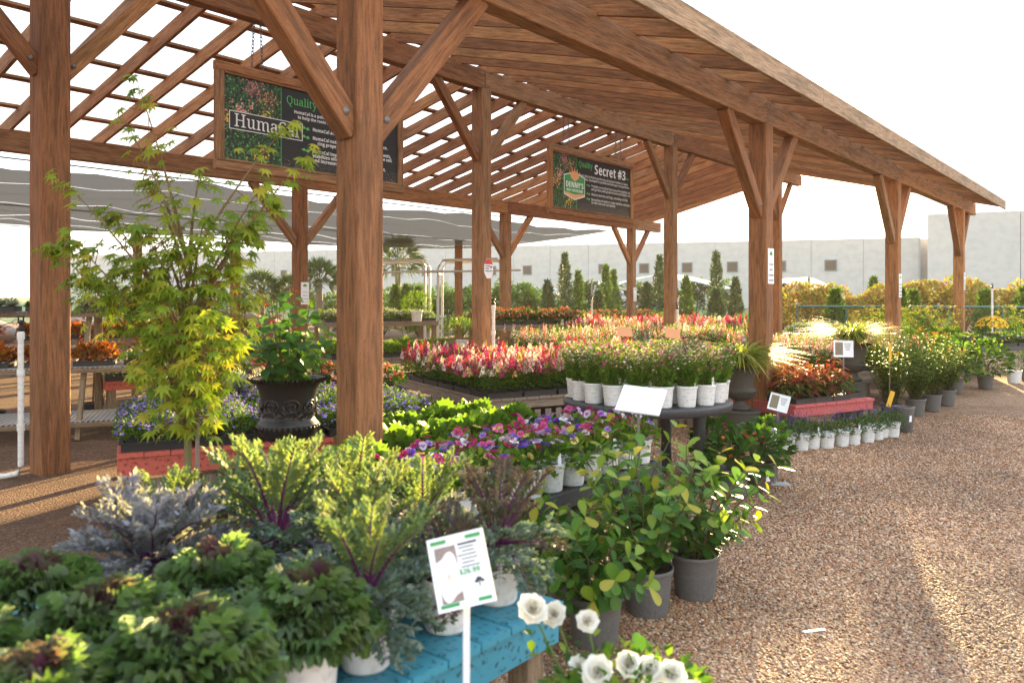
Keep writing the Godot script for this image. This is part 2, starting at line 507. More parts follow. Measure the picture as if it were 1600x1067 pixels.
# ---------------------------------------------------------------- ground
func ground():
	var g := Geo.new()
	g.quad(Vector3(-300, 0, 60), Vector3(300, 0, 60), Vector3(300, 0, -480), Vector3(-300, 0, -480))
	structure("gravel_ground", g.mesh(), M.gravel)
	g = Geo.new()                               # earth floor under the pavilion, an uneven outline
	var edge := []
	for i in 40:
		edge.append(AB(lerpf(-8, 24, i / 39.0), 3.6 + 0.25 * sin(i * 1.7) + 0.15 * sin(i * 0.6), 0.004))
	for i in 39:
		g.quad(edge[i], edge[i + 1], AB(lerpf(-8, 24, (i + 1) / 39.0), 40, 0.004), AB(lerpf(-8, 24, i / 39.0), 40, 0.004))
	structure("earth_floor", g.mesh(), M.dirt)
	g = Geo.new()
	g.quad(Vector3(-290, 0.008, -45), Vector3(290, 0.008, -45), Vector3(290, 0.008, -470), Vector3(-290, 0.008, -470))
	structure("far_ground", g.mesh(), M.grass)
	# loose river pebbles on the path, where they can be told apart
	var pg := Geo.new()
	var ring := 6
	var ps := [Vector2(0.0, -0.6), Vector2(0.75, -0.4), Vector2(1.0, 0.05), Vector2(0.68, 0.48), Vector2(0.0, 0.62)]
	pg.lathe(ps, ring)
	var mm := MultiMesh.new()
	mm.transform_format = MultiMesh.TRANSFORM_3D
	mm.use_colors = true
	mm.mesh = pg.mesh()
	var cols := [Color(.28, .145, .07), Color(.38, .235, .135), Color(.4, .29, .2), Color(.18, .09, .05), Color(.29, .2, .15), Color(.5, .4, .32), Color(.31, .14, .07), Color(.37, .25, .15), Color(.16, .11, .09), Color(.26, .18, .12)]
	var buf := PackedFloat32Array()
	var r2 := RandomNumberGenerator.new()
	r2.seed = 77
	var dusty := FastNoiseLite.new()
	dusty.frequency = 0.55
	dusty.seed = 5
	var count := 0
	var want := 230000
	buf.resize(want * 16)
	while count < want:
		var d := 2.6 + 8.0 * pow(r2.randf(), 1.5)
		var px := r2.randf_range(-0.12, 0.66)
		var x := px * d
		if x < -0.1:
			continue
		var s := r2.randf_range(0.0045, 0.0092) * (1.0 + 0.03 * d)
		var t := Transform3D(Basis.from_euler(Vector3(r2.randf_range(-.5, .5), r2.randf() * TAU, r2.randf_range(-.5, .5))) * Basis.from_scale(Vector3(s * r2.randf_range(.8, 1.4), s * r2.randf_range(.6, .95), s)), Vector3(x, r2.randf_range(0.0, 0.007), -d))
		var c: Color = cols[r2.randi() % cols.size()]
		var f := r2.randf_range(0.75, 1.2) * (1.0 + .5 * dusty.get_noise_2d(x, d))
		var o := count * 16
		buf[o] = t.basis.x.x; buf[o + 1] = t.basis.y.x; buf[o + 2] = t.basis.z.x; buf[o + 3] = t.origin.x
		buf[o + 4] = t.basis.x.y; buf[o + 5] = t.basis.y.y; buf[o + 6] = t.basis.z.y; buf[o + 7] = t.origin.y
		buf[o + 8] = t.basis.x.z; buf[o + 9] = t.basis.y.z; buf[o + 10] = t.basis.z.z; buf[o + 11] = t.origin.z
		buf[o + 12] = c.r * f * 1.08; buf[o + 13] = c.g * f * .95; buf[o + 14] = c.b * f * .8; buf[o + 15] = 1.0
		count += 1
	mm.instance_count = want
	mm.buffer = buf
	var mi := MultiMeshInstance3D.new()
	mi.name = "gravel_pebbles"
	mi.multimesh = mm
	mi.material_override = M.pebble
	add_child(mi)
	mi.set_meta("kind", "stuff")
	tag(mi, "loose tan and rust river pebbles covering the path", "gravel")

# ---------------------------------------------------------------- shade cloth structure behind the pavilion
func shade_structure():
	var root = thing("shade_structure", "dark shade cloth stretched over timber posts behind the pavilion", "shade structure")
	var a0 := -6.0
	var a1 := 21.5
	var b0 := 13.4
	var b1 := 25.0
	var na := 44
	var strips := 9
	for st in strips:
		var g := Geo.new()
		for i in na + 1:
			for j in 3:
				var a := lerpf(a0, a1, float(i) / na)
				var t := (st + (0.994 if st % 3 == 1 else 1.01) * j / 2.0) / strips
				var b := lerpf(b0, b1, t)
				var y := 3.62 - 0.12 * absf(sin(PI * i / 11.0)) - 0.2 * sin(PI * t) + 0.03 * sin(i * 2.1) - .006 * (st % 2)
				var cut := 2.6 * t * clampf((a - 16.0) / 5.0, 0, 1)
				g.pt(AB(a + cut, b, y), Vector3.UP, Color.WHITE)
		for i in na:
			for j in 2:
				var q := i * 3 + j
				g.t3(q, q + 3, q + 4); g.t3(q, q + 4, q + 1)
		part(root, "cloth", g.mesh(), M.shade_cloth)
	for b in [b0 + 0.1, 19.2, b1 - 0.1]:
		var y := 3.66 if b < 15 else 3.52
		var gw := Geo.new()
		gw.tube([AB(a0, b, y), AB(a1 + 0.8, b, y)], [0.014, 0.014], 5)
		part(root, "cable", gw.mesh(), M.chain)
	for a in [-1.0, 5.6, 12.0, 20.8]:
		for b in [19.2, 24.6]:
			bar(root, "post", AB(a, b, -0.2), AB(a, b, 3.5), 0.2, 0.2, timber(), along_b(), 0.006)

# ---------------------------------------------------------------- far warehouse
func warehouse():
	var root = thing("warehouse", "pale concrete tilt-up warehouse with a row of small square windows", "warehouse")
	# wall line: recedes to the left of the picture
	var p_r = W(43.3, 83.7)
	var dir := Vector3(-0.885, 0, -0.466).normalized()
	var out := Vector3(-dir.z, 0, dir.x)
	if out.z < 0:
		out = -out
	var pw := 5.33
	for k in 27:
		var p: Vector3 = p_r + dir * (pw * k + 0.6)
		var hgt := 7.8 + 0.05 * k
		var g := Geo.new()
		g.box(p + dir * (pw / 2) + Vector3(0, hgt / 2 - 0.2, 0), Vector3(pw - 0.06, hgt, 0.4), facing(out))
		part(root, "wall_panel", g.mesh(), M.concrete)
		g = Geo.new()
		g.box(p + Vector3(0, hgt / 2 - 0.25, 0) - out * 0.05, Vector3(0.3, hgt, 0.4), facing(out))
		part(root, "panel_joint", g.mesh(), M.joint)
		if k > 0:
			var at: Vector3 = p + dir * (pw * 0.62) + Vector3(0, 4.8, 0) + out * 0.2
			g = Geo.new()
			g.box(at + out * 0.03, Vector3(1.28, 1.24, 0.1), facing(out))
			var fr = part(root, "window", g.mesh(), M.window_frame)
			g = Geo.new()
			g.box(at + out * 0.06, Vector3(1.04, 1.0, 0.08), facing(out))
			part(fr, "pane", g.mesh(), M.window_glass)
	var g2 := Geo.new()                           # taller block that stands forward at the right
	var q: Vector3 = p_r + out * 1.5
	for k in 5:
		var hh: float = 9.9 + (1.5 if k > 1 else 0.0)
		g2 = Geo.new()
		g2.box(q - dir * (k * 8.0 + 4.2) + Vector3(0, hh / 2 - 0.2, 0), Vector3(7.95, hh, 3.0), facing(out))
		part(root, "wall_panel", g2.mesh(), M.concrete)
	g2 = Geo.new()
	g2.box(p_r + dir * 70 - out * 20 + Vector3(0, 3.8, 0), Vector3(146, 7.4, 38), facing(out))
	part(root, "hall", g2.mesh(), M.concrete)

# ---------------------------------------------------------------- plants: generators
const GREEN := [Color(.05, .12, .022), Color(.065, .15, .028), Color(.085, .19, .03), Color(.04, .095, .02)]
const LIME := [Color(.17, .27, .03), Color(.13, .24, .03), Color(.22, .3, .035), Color(.09, .19, .025)]
const GREY_GREEN := [Color(.11, .16, .09), Color(.14, .19, .12), Color(.08, .13, .06), Color(.17, .21, .15)]
const SILVER := [Color(.34, .38, .33), Color(.42, .46, .4), Color(.26, .31, .25)]
const SNAP := [Color(.5, .02, .14), Color(.62, .05, .07), Color(.7, .22, .22), Color(.78, .52, .45), Color(.36, .01, .08), Color(.8, .68, .55), Color(.55, .05, .2), Color(.7, .45, .42), Color(.7, .5, .14), Color(.5, .03, .13), Color(.45, .02, .16), Color(.75, .4, .36)]
const RED_MIX := [Color(.7, .06, .04), Color(.8, .2, .06), Color(.75, .1, .1), Color(.82, .4, .2)]
const WHITE_MIX := [Color(.8, .78, .68), Color(.78, .7, .62), Color(.82, .8, .76)]
const PURPLE := [Color(.13, .06, .5), Color(.2, .09, .56), Color(.3, .16, .62), Color(.42, .25, .6), Color(.6, .45, .66)]

func tint(pal, spread = 0.2):
	var q: Color = pal[rg.randi() % pal.size()]
	var f = rnd(1.0 - spread, 1.0 + spread)
	return Color(q.r * f, q.g * f, q.b * f)

func ball(up_min = -0.2):
	while true:
		var p := Vector3(rnd(-1, 1), rnd(up_min, 1), rnd(-1, 1))
		if p.length_squared() < 1.0 and p.length_squared() > 0.01:
			return p

func skew(dir: Vector3, amount):
	return (dir + Vector3(rnd(-1, 1), rnd(-1, 1), rnd(-1, 1)) * amount).normalized()

# leaves spread through a dome: n leaves, box r x h, leaf l x w
func dome(g, n, at: Vector3, r: Vector3, l, w, pal, up_bias = 0.35, oval = false, hollow = 0.45, spread = 0.2):
	for i in n:
		var p = ball(-0.25)
		p = p.normalized() * pow(p.length(), hollow)
		var q = at + p * r
		var d = skew((p.normalized() + Vector3.UP * up_bias).normalized(), 0.55)
		var up = skew((Vector3.UP + p * 0.6).normalized(), 0.4)
		var f = rnd(0.7, 1.25)
		if oval:
			g.leaf8(q, d, up, l * f, w * f, tint(pal, spread), rnd(0.1, 0.4))
		else:
			g.leaf2(q, d, up, l * f, w * f, tint(pal, spread))

func stems(g, n, r0, r1, y0, y1, rad, col):
	for i in n:
		var a = rnd(0, TAU)
		var p0 := Vector3(cos(a) * r0 * rg.randf(), y0, sin(a) * r0 * rg.randf())
		var p1 := Vector3(cos(a) * r1 * rnd(0.3, 1), rnd(lerpf(y0, y1, 0.6), y1), sin(a) * r1 * rnd(0.3, 1))
		g.tube([p0, p0.lerp(p1, 0.5) + Vector3(rnd(-.02, .02), 0.02, rnd(-.02, .02)), p1], [rad, rad * 0.8, rad * 0.5], 4, col)

# spikes of flowers over leafy stems filling a square w x d (snapdragons and their like)
func spike_bed(w, d, h, nx, nz, pal, leaf_pal, bloom = 0.8, fl = 0.02, two = 0.5):
	var leaves := Geo.new()
	var blooms := Geo.new()
	var main = pal[rg.randi() % pal.size()]
	for i in nx:
		for j in nz:
			var p := Vector3((i + 0.5 + rnd(-.35, .35)) / nx * w - w / 2, 0.02, (j + 0.5 + rnd(-.35, .35)) / nz * d - d / 2)
			var hh = h * rnd(0.5, 1.15)
			var lean := Vector3(rnd(-.06, .06), 0, rnd(-.06, .06))
			var n := 13
			for k in n:
				var t = (k + rg.randf()) / n
				var a = k * 2.4 + rnd(-.4, .4)
				var out := Vector3(cos(a), 0, sin(a))
				leaves.leaf2(p + Vector3(0, hh * 0.8 * t, 0) + lean * t, (out + Vector3.UP * rnd(0.1, 0.9)).normalized(), Vector3.UP, rnd(.045, .075), rnd(.014, .022), tint(leaf_pal))
			if rg.randf() < bloom:
				var col = tint([main], 0.15) if rg.randf() < two else tint(pal, 0.15)
				var m := 5 + rg.randi() % 5
				for k in m:
					var t := float(k) / m
					var a = k * 2.4 + rnd(0, .6)
					var out := Vector3(cos(a), 0.3, sin(a)).normalized()
					var q := p + lean + Vector3(0, hh * (0.7 + 0.32 * t), 0) + out * 0.014 * (1.2 - t)
					blooms.petals(q, out, fl * (1.25 - 0.6 * t), 3, tint([col], 0.2), 0.5, 1.1, rnd(0, 3))
			else:
				for k in 4:
					leaves.leaf2(p + lean + Vector3(0, hh * (0.8 + .05 * k), 0), skew(Vector3.UP, .4), Vector3.RIGHT, .03, .012, tint(LIME))
	return {"foliage": leaves.mesh(), "flowers": blooms.mesh() if blooms.v.size() else null}

# low mat of tiny leaves with small flowers on top
func mat_bed(w, d, h, n_leaf, n_fl, pal, leaf_pal, l = .028, lw = .01, fl = .011, spill = 0.05):
	var leaves := Geo.new()
	var blooms := Geo.new()
	for i in n_leaf:
		var u = rnd(-1, 1)
		var v = rnd(-1, 1)
		var e := 1.0 - pow(maxf(absf(u), absf(v)), 4.0) * 0.5
		var y = h * e * pow(rg.randf(), 0.5) * (0.85 + 0.3 * sin(u * 5 + v * 3) * cos(v * 6))
		leaves.leaf2(Vector3(u * (w / 2 + spill * rg.randf()), y, v * (d / 2 + spill * rg.randf())), skew(Vector3(u * .5, .8, v * .5).normalized(), .7), skew(Vector3.UP, .5), l * rnd(.7, 1.4), lw * rnd(.7, 1.3), tint(leaf_pal, .3))
	for i in n_fl:
		var u = rnd(-1, 1)
		var v = rnd(-1, 1)
		var e := 1.0 - pow(maxf(absf(u), absf(v)), 4.0) * 0.5
		var y = h * e * rnd(0.85, 1.15) * (0.85 + 0.3 * sin(u * 5 + v * 3) * cos(v * 6))
		blooms.petals(Vector3(u * (w / 2 + spill * .7), y, v * (d / 2 + spill * .7)), skew(Vector3(u * .4, 1, v * .4).normalized(), .5), fl * rnd(.8, 1.3), 3, tint(pal, .2), .25, 1.1, rnd(0, 3))
	return {"foliage": leaves.mesh(), "flowers": blooms.mesh() if n_fl else null}

# one ruffled kale leaf as a mesh growing along +Y, facing +Z
func ruffle_leaf(g, p: Vector3, d: Vector3, up: Vector3, l, w, col_in: Color, col_out: Color, waves = 6, amp = 0.16):
	var b := growing(d, up)
	var m: int = waves * 4
	var first: int = g.v.size()
	var ph = rnd(0, 6)
	g.pt(p, b.z, col_in)
	for ringi in 3:
		var f: float = [0.4, 0.74, 1.0][ringi]
		var am: float = amp * l * [0.08, 0.45, 1.0][ringi]
		for i in m + 1:
			var a := lerpf(-2.2, 2.2, float(i) / m)
			var wv := sin(TAU * i / 4.0 + ph + .8 * sin(i * 1.7))
			var k: float = am * wv
			var rad: float = 1.0 + .1 * cos(TAU * i / 4.0 + ph) * (ringi / 2.0)
			var x: float = sin(a) * w * 0.5 * f * rad
			var y: float = l * (0.42 + 0.5 * cos(a)) * f * rad
			var nn: Vector3 = (b.z + b.x * cos(TAU * i / 4.0 + ph) * .7 * (ringi / 2.0)).normalized()
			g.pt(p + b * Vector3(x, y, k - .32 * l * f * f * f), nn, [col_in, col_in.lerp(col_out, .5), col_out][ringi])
	for i in m:
		g.t3(first, first + 2 + i, first + 1 + i)
		for e in 2:
			var q: int = first + 1 + i + e * (m + 1)
			var o: int = q + m + 1
			g.t3(q, o + 1, o); g.t3(q, q + 1, o + 1)

func kale_mound(seed_, n, r: Vector3, l, cols, centre, amp = 0.22):
	rg.seed = seed_
	var g := Geo.new()
	for i in n:
		var f = (i + .5) / n
		var th := acos(1.0 - f * 1.12)
		var a = i * 2.39996
		var out := Vector3(sin(th) * cos(a), cos(th), sin(th) * sin(a))
		var p = out * r * rnd(.5, .82)
		var tang := Vector3.UP - out * out.y
		if tang.length() < .25:
			tang = Vector3(cos(a * 1.7), .2, sin(a * 1.7))
		var d = skew((out + Vector3.UP * .25).normalized(), .4)
		var up = skew(tang.normalized(), .5)
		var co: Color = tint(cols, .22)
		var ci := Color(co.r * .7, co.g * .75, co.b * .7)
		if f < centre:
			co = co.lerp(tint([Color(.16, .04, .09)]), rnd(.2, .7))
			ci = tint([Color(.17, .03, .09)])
		var ll = l * rnd(.75, 1.25)
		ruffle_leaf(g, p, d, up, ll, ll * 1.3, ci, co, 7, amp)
	return g.mesh()

# feathery kale frond along +Y, curving back towards -Z at the tip
func frond(l, w, lobes, cols, rib: Color, frill, bare = 0.16, back = 0.28):
	var g := Geo.new()
	var pts := []
	var rads := []
	for i in 7:
		var t := i / 6.0
		pts.append(Vector3(0, l * t * (1.0 - .12 * t), -l * back * t * t))
		rads.append(l * 0.02 * (1.12 - t))
	g.tube(pts, rads, 5, rib)
	for i in lobes:
		var t: float = bare + (1.0 - bare) * i / float(lobes)
		var p := Vector3(0, l * t * (1.0 - .12 * t), -l * back * t * t)
		var ww = w * (0.3 + 0.8 * sin(PI * clampf(0.1 + 0.82 * (t - bare) / (1.0 - bare), 0, 1)))
		for s in [-1, 1]:
			var d := Vector3(s, 0.75 + 0.5 * t, 0.35 * rnd(-1, 1)).normalized()
			var col = tint(cols, .18)
			var m: float = ww * rnd(.7, 1.15)
			g.leaf2(p, d, Vector3(0, .2, 1), m, m * .26, col)
			for k in frill:
				var f = 0.3 + 0.7 * (k + 1.0) / frill
				var base = p + d * m * f * .9
				var e = skew((d + Vector3(-s * .4 * (1 if k % 2 else -1), .7 * (1 if k % 2 else -.6), 0)).normalized(), .6)
				g.leaf2(base, e, skew(Vector3(0, .2, 1), .9), m * rnd(.22, .42), m * .17, tint([col], .15))
	return g.mesh()

func maple_leaf_mesh(r, lobes, col: Color, cut):
	var g := Geo.new()
	for k in lobes:
		var a = lerpf(-2.15, 2.15, k / float(lobes - 1))
		var f = 1.0 - 0.4 * absf(a) / 2.15
		var d := Vector3(sin(a), cos(a), -0.12)
		g.leaf8(Vector3(0, r * .28, 0), d.normalized(), Vector3(0, 0, 1), r * f, r * cut, col, .3, .42)
	g.tube([Vector3.ZERO, Vector3(0, r * .3, 0)], [r * .018, r * .018], 3, Color(.3, .08, .04))
	return g.mesh()

func oval_leaf_mesh(l, w, col: Color):
	var g := Geo.new()
	# obovate leathery blade, cupped, 16 triangles
	var rows := [[.0, .06], [.22, .5], [.5, .92], [.78, 1.0], [.94, .62]]
	var f := g.v.size()
	for q in rows:
		var t: float = q[0]
		var x: float = q[1] * w * .5
		var z: float = -0.1 * l * t * t
		g.pt(Vector3(-x, l * t, z + .18 * x), Vector3(.25, 0, 1).normalized(), col)
		g.pt(Vector3(0, l * t, z), Vector3(0, .1, 1).normalized(), col * Color(1.08, 1.06, 1.0))
		g.pt(Vector3(x, l * t, z + .18 * x), Vector3(-.25, 0, 1).normalized(), col)
	for j in 4:
		var b := f + j * 3
		for s in 2:
			g.t3(b + s, b + s + 1, b + s + 4); g.t3(b + s, b + s + 4, b + s + 3)
	var tip := g.pt(Vector3(0, l, -.1 * l), Vector3(0, 0, 1), col)
	g.t3(f + 12, f + 13, tip); g.t3(f + 13, f + 14, tip)
	return g.mesh()

func pansy(g, p: Vector3, up: Vector3, r, col: Color, face: Color):
	var b := facing(up)
	for q in [[PI / 2 - .55, 1.0, 0.0], [PI / 2 + .55, 1.0, 0.0], [-.15, .95, .003], [PI + .15, .95, .003], [-PI / 2, 1.05, .006]]:
		var d: Vector3 = b.x * cos(q[0]) + b.y * sin(q[0]) + b.z * .18
		g.leaf8(p + b.z * q[2], d.normalized(), b.z, r * q[1], r * 1.15, tint([col], .1), .12, 1.0)
	for a in [-.15, PI + .15, -PI / 2]:
		var d: Vector3 = b.x * cos(a) + b.y * sin(a) + b.z * .18
		g.leaf2(p + b.z * .011, d.normalized(), b.z, r * .5, r * .42, face)
	g.petals(p + b.z * .014, b.z, r * .14, 3, Color(.8, .55, .03), .2)

# ---------------------------------------------------------------- containers
func pot_mesh(r, h, taper = 0.84, rim = 0.006):
	var g := Geo.new()
	var rb = r * taper
	g.lathe([Vector2(0.0, 0.0), Vector2(rb * .92, 0.0), Vector2(rb, 0.012), Vector2(r * .985, h - .022), Vector2(r * .985 + rim, h - .02), Vector2(r + rim, h), Vector2(r - .002, h + .001), Vector2(r - .008, h - .03), Vector2(r * .93, h * .55)], 28)
	return g.mesh()

func soil_mesh(r, y):
	var g := Geo.new()
	g.disc(Vector3(0, y, 0), r, 16, Color.WHITE, .008)
	return g.mesh()

func tray_mesh(w, d, h):
	var g := Geo.new()
	g.box(Vector3(0, .006, 0), Vector3(w * .96, .012, d * .96))
	for s in [-1, 1]:
		g.box(Vector3(s * w / 2, h / 2, 0), Vector3(.008, h, d + .008))
		g.box(Vector3(0, h / 2, s * d / 2), Vector3(w - .008, h, .008))
		g.box(Vector3(s * (w / 2 + .009), h - .004, 0), Vector3(.02, .006, d + .03))
		g.box(Vector3(0, h - .0035, s * (d / 2 + .009)), Vector3(w - .004, .006, .02))
	for k in range(1, 4):                         # the cells of the flat
		g.box(Vector3(lerpf(-w / 2, w / 2, k / 4.0), h * .42, 0), Vector3(.012, h * .8, d - .02))
		g.box(Vector3(0, h * .42, lerpf(-d / 2, d / 2, k / 4.0)), Vector3(w - .02, h * .79, .012))
	return g.mesh()

var kit := {}      # shared meshes

func flat_thing(called, label, group, at, turn, bed, lift = .05, tall = 1.0, pm = "petal"):
	var t = thing(called, label, "plant tray", at, turn, group)
	part(t, "tray", kit.tray, M.tray)
	part(t, "foliage", bed.foliage, M.leaf, Transform3D(Basis.from_scale(Vector3(1, tall, 1)), Vector3(0, lift, 0)))
	if bed.flowers:
		part(t, "blossoms", bed.flowers, M[pm], Transform3D(Basis.from_scale(Vector3(1, tall, 1)), Vector3(0, lift, 0)))
	return t

func potted(called, label, category, group, at, pot, pot_mat, bed, y, turn = 0.0, size = 1.0, fm = "leaf", soil = true):
	var t = thing(called, label, category, at, turn, group)
	part(t, "pot", kit[pot], M[pot_mat])
	if soil:
		part(t, "soil", kit[pot + "_soil"], M.soil)
	if pot == "pot1" and names[called] % 3 == 1:
		part(t, "plant_label", kit.label_stick, M.paper, Transform3D(facing(Vector3(.3, .12, 1).rotated(Vector3.UP, -turn)), Vector3(.05, .15, .055).rotated(Vector3.UP, -turn)))
	var tr := Transform3D(Basis.from_scale(Vector3.ONE * size), Vector3(0, y, 0))
	part(t, "foliage", bed.foliage, M[fm], tr)
	if bed.get("flowers"):
		part(t, "blossoms", bed.flowers, M.petal, tr)
	for q in bed.get("heads", []):
		part(t, "flower", kit.pansy_head[q[1]], M.petal, tr * q[0])
	return t

# ---------------------------------------------------------------- tables and benches
func TP(c: Vector2, phi, s, t, y): return W(c.x, c.y, y) + Vector3(cos(phi), 0, -sin(phi)) * s + Vector3(-sin(phi), 0, -cos(phi)) * t

# plank table: corner c (x, depth), local x along u, planks run along v
func plank_table(called, label, c: Vector2, phi, lu, lv, h, paint, pw = .14, apron = .1, leg_mat = "weathered_timber", pickets = false, group = ""):
	var t = thing(called, label, "table", W(c.x, c.y), phi, group)
	var n := int(round(lu / pw))
	var w = lu / n
	var variants := []
	for k in 3:
		variants.append(beam_mesh(w - .006, .028, lv + .03, .004))
	for i in n:
		part(t, "plank", variants[rg.randi() % 3], M[paint], Transform3D(facing(Vector3(0, 0, -1)), Vector3((i + .5) * w, h - .014 + rnd(-.0015, .0015), .015)))
	var y = h - .03 - apron / 2
	bar(t, "apron", Vector3(.004, y, -.02), Vector3(lu - .004, y, -.02), .03, apron, M[paint])
	bar(t, "apron", Vector3(.004, y, -lv + .02), Vector3(lu - .004, y, -lv + .02), .03, apron, M[paint])
	bar(t, "apron", Vector3(.02, y, -.04), Vector3(.02, y, -lv + .04), .03, apron, M[paint])
	bar(t, "apron", Vector3(lu - .02, y, -.04), Vector3(lu - .02, y, -lv + .04), .03, apron, M[paint])
	for q in [[.085, -.085], [lu - .085, -.085], [.085, -lv + .085], [lu - .085, -lv + .085]]:
		bar(t, "leg", Vector3(q[0], -.01, q[1]), Vector3(q[0], h - .03, q[1]), .09, .09, M[leg_mat], Vector3.BACK)
	if pickets:
		var pm = [beam_mesh(.075, .018, h - .14, .003), beam_mesh(.075, .018, h - .14, .003)]
		var i := 0
		var s = .06
		while s < lu - .05:
			part(t, "picket", pm[i % 2], M.grey_timber, Transform3D(facing(Vector3.UP, Vector3.BACK), Vector3(s, 0, .008)))
			s += .135; i += 1
		s = .06
		while s < lv - .05:
			part(t, "picket", pm[i % 2], M.grey_timber, Transform3D(facing(Vector3.UP, Vector3.RIGHT), Vector3(-.008, 0, -s)))
			s += .135; i += 1
	return t

func dark_bench(called, label, c: Vector2, phi, lu, lv, h):
	var t = thing(called, label, "bench", W(c.x, c.y), phi)
	var g := Geo.new()
	for q in [[Vector3(lu / 2, h - .045, -.02), Vector3(lu, .09, .04)], [Vector3(lu / 2, h - .045, -lv + .02), Vector3(lu, .09, .04)], [Vector3(.02, h - .045, -lv / 2), Vector3(.04, .09, lv - .08)], [Vector3(lu - .02, h - .045, -lv / 2), Vector3(.04, .09, lv - .08)]]:
		g.box(q[0], q[1])
	part(t, "frame", g.mesh(), M.dark_bench)
	var rib = beam_mesh(.022, .03, lv - .08, .002)
	var s := .08
	while s < lu - .05:
		part(t, "slat", rib, M.dark_bench, Transform3D(facing(Vector3(0, 0, -1)), Vector3(s, h - .017, -.04)))
		s += .045
	for q in [[.1, -.1], [lu - .1, -.1], [.1, -lv + .1], [lu - .1, -lv + .1]]:
		g = Geo.new()
		g.lathe([Vector2(.0, 0), Vector2(.05, 0), Vector2(.04, h * .5), Vector2(.05, h - .03)], 14, Color.WHITE, Vector3(q[0], 0, q[1]))
		part(t, "leg", g.mesh(), M.dark_bench)
	return t

